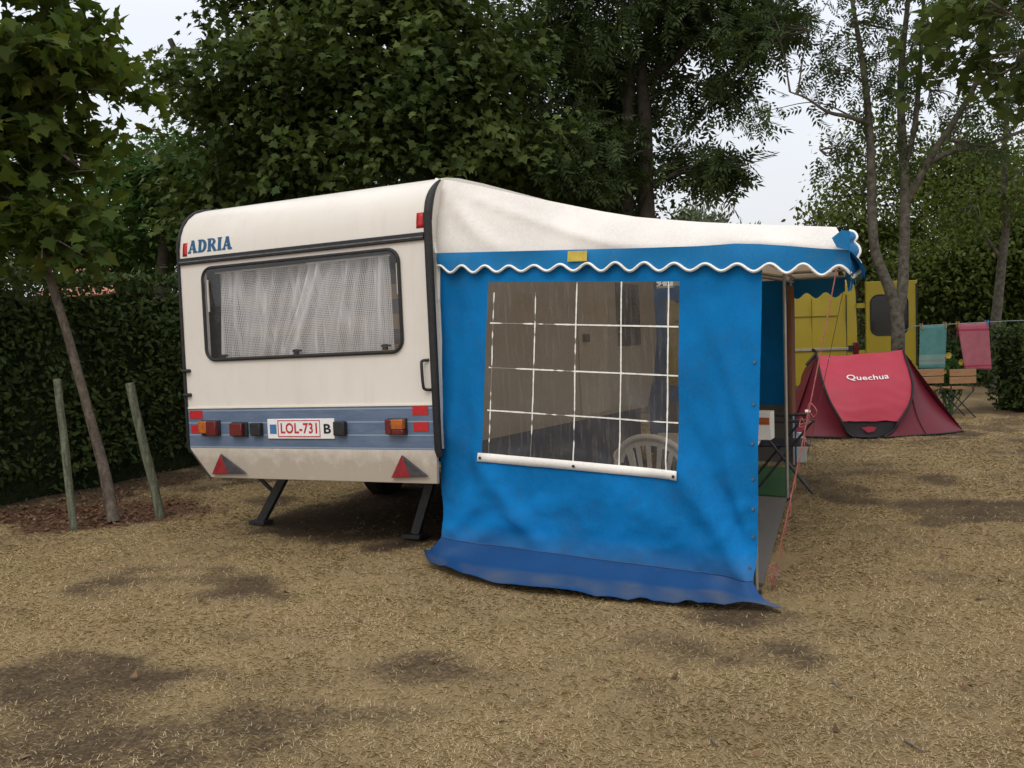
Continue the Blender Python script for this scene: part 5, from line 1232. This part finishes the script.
# ================================================================== RED TENT
def tent():
    base = ground(880, 437); Yb = base[1]
    root = thing('popup_tent', 'red and maroon pop-up tent pitched in front of the yellow van', 'tent', (base[0], base[1] + .5, 0))
    def P(x, y, Y): return at(x, y, Y)
    Lc = [P(841, 421, Yb - .02), P(829, 400, Yb + .12), P(821, 377, Yb + .32), P(816.5, 355, Yb + .72)]
    Rc = [P(899, 421, Yb - .02), P(909.5, 404, Yb + .12), P(912, 383, Yb + .32), P(903, 350.5, Yb + .72)]
    L_ = np.array(cr(Lc, 8)); R_ = np.array(cr(Rc, 8)); n = len(L_)
    G = []
    for i in range(n):
        v = i / (n - 1); row = []
        for j in range(25):
            u = j / 24; p = L_[i] * (1 - u) + R_[i] * u; p = p + np.array([0, -.10 * math.sin(math.pi * u) * math.sin(math.pi * min(1, .15 + v * .8)), -.015 * math.sin(math.pi * u) * v + .006 * math.sin(v * 34 + u * 3 + 2 * math.sin(u * 8)) + .005 * math.sin(v * 19 - u * 6)])
            row.append(p)
        G.append(row)
    mb = MB(); mb.grid(G); fly = obj('fly_panel', mb, MT['redfly'], root, smooth=80)
    # lettering on the panel: nearest grid mapping
    Ga = np.array(G)
    def surf(u, v):
        i, j = v * (n - 1), u * 24; i0, j0 = min(int(i), n - 2), min(int(j), 23); fi, fj = i - i0, j - j0
        return Ga[i0, j0] * (1 - fi) * (1 - fj) + Ga[i0 + 1, j0] * fi * (1 - fj) + Ga[i0, j0 + 1] * (1 - fi) * fj + Ga[i0 + 1, j0 + 1] * fi * fj
    V, fs = text_poly('Quechua', .47, .075, .015, 1.05); mb = MB()
    mb.add([surf(.265 + p[0] / .47 * .47, .655 + p[0] / .47 * .045 + p[1] / .075 * .07) + np.array([0, -.012, .004]) for p in V], fs); obj('lettering', mb, MT['plate'], fly, smooth=0)
    # dark door below the panel
    D0 = [P(841, 421.5, Yb), P(846, 431, Yb - .02), P(853, 437, Yb - .05)]; D1 = [P(899, 421.5, Yb), P(893, 431, Yb - .02), P(884, 437, Yb - .05)]
    G2 = [[a * (1 - u) + b * u + np.array([0, -.04 * math.sin(math.pi * u), 0]) for u in np.linspace(0, 1, 12)] for a, b in zip(cr(D0, 4), cr(D1, 4))]
    for r in G2:
        for p in r: p[2] = max(p[2], .01)
    mb = MB(); mb.grid(G2); dr = obj('door', mb, MT['tentblack'], root, smooth=80)
    mb = MB(); c = P(869, 430, Yb - .09); mb.add([c + (-.09, 0, .03), c + (-.02, -.01, -.03), c + (.06, 0, -.02), c + (.09, -.01, .03), c + (.01, -.01, .045)], [(0, 1, 2, 3, 4)]); obj('door_tab', mb, MT['redfly'], dr)
    # wings, ground edges
    edgeL = [np.array([p[0], p[1], .01]) for p in cr([ground(853, 438), ground(830, 438), ground(806, 437.5), np.array([ground(788, 436)[0], Yb + .35, 0])], 8)]
    edgeR = [np.array([p[0], p[1], .01]) for p in cr([ground(884, 438), ground(915, 436), ground(945, 434), ground(963, 431.5)], 8)]
    hoopL = [np.asarray(p) for p in cr([G2[-1][0], D0[1], Lc[0], Lc[1], Lc[2], Lc[3]], 8)]; hoopR = [np.asarray(p) for p in cr([G2[-1][-1], D1[1], Rc[0], Rc[1], Rc[2], Rc[3]], 8)]
    def wing(edge, hoop, sag):
        E_ = lerp_poly(edge, 24); H_ = lerp_poly(hoop, 24)
        return [[e * (1 - w) + h * w + np.array([0, 0, -sag * math.sin(math.pi * w) * (i / 23)]) + np.array([0, .10 * math.sin(math.pi * w) * (i / 23), 0]) for w in np.linspace(0, 1, 12)] for i, (e, h) in enumerate(zip(E_, H_))]
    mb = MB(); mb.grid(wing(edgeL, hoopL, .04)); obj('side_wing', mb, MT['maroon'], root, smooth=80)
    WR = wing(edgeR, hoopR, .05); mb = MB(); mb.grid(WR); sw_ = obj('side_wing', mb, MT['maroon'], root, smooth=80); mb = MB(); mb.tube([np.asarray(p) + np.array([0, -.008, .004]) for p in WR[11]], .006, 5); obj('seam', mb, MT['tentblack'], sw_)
    # rear half
    Yr_ = Yb + .72
    def back(p): q = np.array(p, float); q[1] = 2 * Yr_ - q[1]; return q
    tipL, tipR = edgeL[-1], edgeR[-1]
    rear = [[back(p) for p in row] for row in G]; mb = MB(); mb.grid(rear)
    for w_ in (wing(edgeL, hoopL, .04), wing(edgeR, hoopR, .05)): mb.grid([[back(p) for p in r] for r in w_])
    mb.add([G[-1][0], G[-1][-1], back(G[-1][-1]), back(G[-1][0])], [(0, 1, 2, 3)])
    mb.add([tipL, Lc[3], back(tipL)], [(0, 1, 2)]); mb.add([tipR, Rc[3], back(tipR)], [(0, 1, 2)])
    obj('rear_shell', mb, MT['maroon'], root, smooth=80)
    for h in (hoopL, hoopR):
        mb = MB(); mb.tube([p + np.array([0, -.012, .004]) for p in h] , .014, 6); obj('hoop', mb, MT['tentblack'], root, smooth=60)
    # little peaked ears on top of each hoop
    for c, s_ in ((P(813, 352, Yb + .75), -1), (P(902, 350, Yb + .75), 1)):
        mb = MB(); mb.tube(cr([c + (-.10, -.05, -.16) if s_ < 0 else c + (.10, -.05, -.16), c + (-.035 * -s_ * -1, 0, -.02), c + (0, 0, .03), c + (.05 * -s_, .02, -.01)], 5), .02, 7); obj('hoop_peak', mb, MT['tentblack'], root, smooth=60)
    mb = MB(); mb.tube([p + np.array([0, -.01, .0]) for p in edgeL], .012, 5); mb.tube([p + np.array([0, -.01, .0]) for p in edgeR], .012, 5); obj('hem', mb, MT['tentblack'], root)
tent()

# ================================================================== YELLOW VAN
def van():
    Yv = 16.6; k = lambda x, y: at(x, y, Yv)
    xr = k(857, 330)[0]; x0 = xr - 4.9; zt = k(850, 279)[2]; root = thing('van', 'yellow panel van parked behind the red tent with its rear door open', 'van', ((x0 + xr) / 2, Yv + .9, 0))
    mb = MB(); y0, y1 = Yv, Yv + 1.85
    prof = [(y0 + .03, .32), (y0, .55), (y0, 1.2), (y0 + .06, zt - .18), (y0 + .16, zt - .05), (y0 + .4, zt), (y1 - .4, zt), (y1 - .16, zt - .05), (y1 - .06, zt - .18), (y1, 1.2), (y1, .55), (y1 - .03, .32)]
    sect = [(x0, .62, .0), (x0 + .25, .66, .0), (x0 + .9, .75, .0), (x0 + 1.3, 1.0, .0), (x0 + 1.8, 1.0, 0), (xr, 1.0, 0)]
    G = [[(x, y, min(z, .32 + (zt - .32) * h)) for (y, z) in prof] for (x, h, _) in sect]; mb.grid(G); m_ = len(prof)
    mb.add(G[0], [tuple(range(m_ - 1, -1, -1))]); mb.add(G[-1], [tuple(range(m_))]); mb.grid([[G[i][0], G[i][-1]] for i in range(len(sect))])
    body = obj('body', mb, MT['yellow'], root, smooth=40)
    mb = MB(); z = k(820, 349.5)[2]; mb.box((k(770, 349)[0], y0 - .03, z - .022), (k(848, 349)[0], y0 + .002, z + .022)); obj('door_rail', mb, MT['alu'], root, bevel=.006)
    mb = MB(); mb.box((k(848, 349)[0] + .002, y0 - .02, z - .05), (k(853, 349)[0], y0 + .002, z + .05)); obj('rail_stop', mb, MT['black'], root)
    mb = MB(); mb.box((k(853, 349)[0] + .002, y0 - .03, z - .11), (xr + .02, y0 + .05, z + .10)); obj('tail_light', mb, MT['redlens'], root, bevel=.01)
    # panel seams of the sliding door
    for px in (846.5,):
        x = k(px, 320)[0]; mb = MB(); mb.box((x - .006, y0 - .003, .4), (x + .006, y0 + .02, zt - .25)); obj('door_gap', mb, MT['black'], root)
    for fz in (.70,):
        z = .55 + (zt - .75) * fz; mb = MB(); mb.box((x0 + 1.9, y0 - .0025, z - .004), (xr - .32, y0 + .02, z + .004)); obj('body_groove', mb, MT['yellowdark'], root)
    for px in (812,):
        x = k(px, 320)[0]; mb = MB(); mb.box((x - .003, y0 - .0022, .95), (x + .003, y0 + .02, zt - .3)); obj('panel_seam', mb, MT['yellowdark'], root)
    # open rear door
    a = k(865.5, 330)[0]; b = k(917, 330)[0]; ztd = k(890, 281)[2]
    wz1 = k(880, 295)[2]; wz0 = k(880, 335)[2]; wa = k(870, 315)[0]; wb = k(907, 315)[0]
    mb = MB(); V = [(x, y0 - .03, z_) for z_ in (.42, wz0, wz1, ztd) for x in (a, wa, wb, b)]; n = len(V); V2 = [(x, y + .06, z_) for (x, y, z_) in V]; fs = []
    for i in range(3):
        for j in range(3):
            q = (i * 4 + j, i * 4 + j + 1, i * 4 + j + 5, i * 4 + j + 4); fs += [q, tuple(n + t_ for t_ in q[::-1])]
    ou = [0, 1, 2, 3, 7, 11, 15, 14, 13, 12, 8, 4]; fs += [(ou[i], n + ou[i], n + ou[(i + 1) % 12], ou[(i + 1) % 12]) for i in range(12)]
    mb.add(V + V2, fs); d = obj('rear_door', mb, MT['yellow'], root, smooth=0, bevel=.012)
    mb = MB(); mb.prism([(x, y0 - .036, z_) for x, z_ in rr(wa, wb, wz0, wz1, .13)], (0, .004, 0)); obj('door_window', mb, MT['vanblack'], d, smooth=0)
    mb = MB(); mb.tube([(x, y0 - .036, z_) for x, z_ in rr(wa, wb, wz0, wz1, .13)], .012, 6, closed=True); obj('window_seal', mb, MT['rubber'], d)
    for f_ in (.25, .75):
        mb = MB(); zz = .45 + (ztd - .45) * f_; mb.box((xr, y0 + .0, zz - .04), (a + .02, y0 + .05, zz + .04)); obj('hinge', mb, MT['yellow'], d)
    mb = MB(); mb.box((xr + .002, y0 + .06, .5), (xr + .02, y1 - .06, zt - .12)); obj('dark_bay_sheet', mb, MT['black'], root)  # black sheet stands in for the shaded inside behind the open door
    mb = MB(); mb.tube([(b - .02, y0 - .035, .6), (b - .02, y0 - .035, ztd - .05)], .012, 6); obj('door_seal', mb, MT['black'], d)
    for x in (x0 + .85, xr - 1.0):
        for yy in (y0 + .02, y1 - .22):
            mb = MB(); mb.lathe([(.18, 0), (.31, 0), (.33, .03), (.33, .17), (.31, .2), (.18, .2)], n=24); mb.v = [(x + p[0], yy + p[2], .33 + p[1]) for p in mb.v]; w_ = obj('wheel', mb, MT['rubber'], root)
            mb = MB(); mb.lathe([(0, .04), (.1, .03), (.18, .06)], n=20); mb.v = [(x + p[0], yy + p[2], .33 + p[1]) for p in mb.v]; obj('rim', mb, MT['steel'], w_)
van()

# ================================================================== washing line, towels, chairs, right hedge
def towel_mat(name, col, bands):
    t = NT(name); z = t.xyz()[2]
    c = t.ramp(t.noise(9, 5, .6), [(.3, sc(col, .85)), (.7, sc(col, 1.12))])
    for (z0, z1, cc, am) in bands:
        k = t.math('MULTIPLY', t.math('GREATER_THAN', z, z0), t.math('LESS_THAN', z, z1)); k = t.math('MULTIPLY', k, am)
        c = t.mix(k, c, cc)
    b = t.bsdf(c, .95, 0, .1); t.bump(b, t.noise(140, 3), .5, .006); return t.done(b)
Yl = 14.3
def line_z(px): return at(px, 325.5 - (px - 930) * .055, Yl)
def towel(x0, x1, xb0, xb1, yb, m, lab, seed):
    A = line_z(x0); B = line_z(x1); zb = at(xb0, yb, Yl)[2]; Lb = at(xb0, yb, Yl); Rb = at(xb1, yb, Yl); G = []
    for k in range(17):
        v = k / 16; row = []
        for i in range(21):
            u = i / 20; p = (A * (1 - u) + B * u) * (1 - v) + (Lb * (1 - u) + Rb * u) * v
            row.append(p + np.array([0, -.012 + .02 * math.sin(u * 7 + seed + v) * v, -.012 * math.sin(math.pi * u) * (1 - v)]))
        G.append(row)
    G = [[p + np.array([0, .03, 0]) * 1 + np.array([0, 0, -.18]) for p in G[0]]] + [[p + np.array([0, .012, .004]) for p in G[0]]] + G
    mb = MB(); mb.grid(G); base = np.array([(A[0] + B[0]) / 2, Yl, zb])
    o = solo('towel', mb, m, lab, 'towel', base, group='towels drying on the line', smooth=80, solid=.006)
towel(919.5, 946.5, 919, 945, 369, towel_mat('teal_towel', (.08, .20, .19), [(.06, .20, (.20, .30, .26), .6), (.10, .13, (.22, .13, .12), .5)]), 'teal towel with a patterned band hanging on the washing line', 1)
towel(957, 988, 964, 990.5, 369.5, towel_mat('pink_towel', (.33, .11, .14), [(.035, .06, (.33, .02, .06), .8), (.545, .575, (.33, .02, .06), .8)]), 'pink towel with red stripes hanging on the washing line', 3)
def wline():
    mb = MB(); n = 24; a = at(899, 333, 14.7); pts = [a] + [line_z(px) + np.array([0, .0, .004]) for px in np.linspace(915, 1010, 12)] + [at(1120, 318, Yl + .4)]
    mb.tube(pts, .004, 5); solo('washing_line', mb, MT['wire'], 'thin washing line stretched from the forked ash past two towels', 'washing line', a)
    ends = np.array(pts[-1]); 
wline()
for px, lab in ((921.5, 'clothes peg at the left corner of the teal towel'), (945, 'clothes peg at the right corner of the teal towel'), (958, 'clothes peg at the left corner of the pink towel'), (987, 'clothes peg at the right corner of the pink towel')):
    p = line_z(px); mb = MB()
    mb.box(p + (-.008, -.034, -.05), p + (.008, -.022, .035)); mb.box(p + (-.008, .045, -.05), p + (.008, .057, .035)); mb.box(p + (-.006, -.0215, .008), p + (.006, .0445, .02)); solo('clothes_peg', mb, MT['plateblue'] if px > 980 else MT['wood'], lab, 'clothes peg', p, group='pegs on the washing line')
def wood_chair(px0, px1, lab, feet):
    Y = 13.9; a = at(px0, 369.5, Y); b = at(px1, 369.5, Y); zt = a[2]; zb = at(px0, 384, Y)[2]; w = b[0] - a[0]; xc = (a[0] + b[0]) / 2
    root = thing('wooden_chair', lab, 'chair', (xc, Y + .2, 0), group='folding wooden chairs behind the tent')
    mb = MB()
    for z0, z1 in ((zb, zb + (zt - zb) * .47), (zb + (zt - zb) * .52, zt)): mb.box((a[0], Y - .012, z0), (b[0], Y + .012, z1))
    obj('backrest', mb, MT['wood'], root, bevel=.004)
    mb = MB(); zs = zb - .07
    for j in range(4): mb.box((a[0] + .02, Y + .03 + j * .095, zs - .012), (b[0] - .02, Y + .11 + j * .095, zs + .006))
    obj('seat', mb, MT['wood'], root, bevel=.003)
    for sx in (a[0] + .03, b[0] - .03):
        mb = MB(); mb.box((sx - .008, Y + .0125, zs - .05), (sx + .008, Y + .028, zt - .02)); obj('upright', mb, MT['darksteel'], root)
    for yy in (Y + .03, Y + .38):
        for s_ in (-1, 1):
            mb = MB(); mb.tube([(xc - s_ * w * .48, yy, zs - .014), (xc + s_ * w * .52, yy - .01 * s_, 0.0)], .010, 8); obj('leg', mb, MT['darksteel'], root)
wood_chair(917, 943.5, 'folding chair with wooden back under the teal towel', 0)
wood_chair(949.5, 976, 'folding chair with wooden back under the pink towel', 1)
def flower_plant():
    c = at(948, 380, 14.6); c = np.array([c[0], 14.6, 0]); root = thing('flowering_plant', 'leafy plant with pale yellow blooms between the two towels', 'plant', c)
    mb = MB(); tips = []
    for k in range(14):
        t_ = c + np.array([rng.normal() * .16, rng.normal() * .1, .55 + rng.random() * .42]); tips.append(t_); mb.tube(cr([c + rng.normal(size=3) * (.03, .03, 0), (c + t_) / 2 + rng.normal(size=3) * .03, t_], 4), [.008, .004], 5)
    obj('stem', mb, MT['greenmat'], root)
    T_ = np.array(tips); C = np.concatenate([c + (T_ - c) * f_ for f_ in (.5, .65, .8, .95)]); V = foliage(C, unit(rng.normal(size=C.shape)), 10, .075, .06, 'oval', .2); fastmesh('foliage', V, 6, LM['bright'], root)
    for p in (at(948, 355.5, 14.5), at(943, 371, 14.5), at(961, 362, 14.5)):
        mb = MB()
        for k in range(9):
            an = k * 2 * math.pi / 9; d = np.array([math.cos(an), -.35, math.sin(an)]); s_ = np.array([-math.sin(an), 0, math.cos(an)]); mb.add([p, p + d * .03 + s_ * .016, p + d * .055, p + d * .03 - s_ * .016], [(0, 1, 2, 3)])
        obj('flower', mb, MT['yellowpatch'], root)
flower_plant()
hb = at(980, 404, 15.0); hb[2] = 0
hedge('clipped_hedge', 'low dark hedge at the right edge beside the pink towel', np.array([7.25, 14.75, 0]) , np.array([11.5, 15.6, 0]), .9, 1.18, 9500, .085, LM['hedge'], core=True)
# low bushes that close the view at ground level behind
for i, (px, Y, w_, h_, lab) in enumerate(((905, 21.5, 1.3, 1.0, 'low dark bush behind the yellow van door'), (945, 20.5, 1.1, .9, 'low dark bush behind the teal towel'), (985, 21.5, 1.4, 1.0, 'low dark bush behind the pink towel'), (1030, 20, 1.5, 1.1, 'low dark bush at the right edge'), (760, 24, 2, 1.2, 'low bush hidden behind the van'))):
    c = np.array([at(px, 360, Y)[0], Y, 0]); root = tree('shrub', lab, c, [[c, c + (0, 0, .4), c + (.05, 0, .8)]], [(c[0], Y, h_ * .55, w_, .8, h_ * .6), (c[0] + .6, Y + .2, h_ * .4, w_ * .7, .7, h_ * .5)], 320, 8, .14, 'oval', LM['dark'], MT['barkdark'], spread=.2, radii=[[.05, .04, .02]], cat='shrub', seed=120 + i, group='bushes at the back of the pitch')
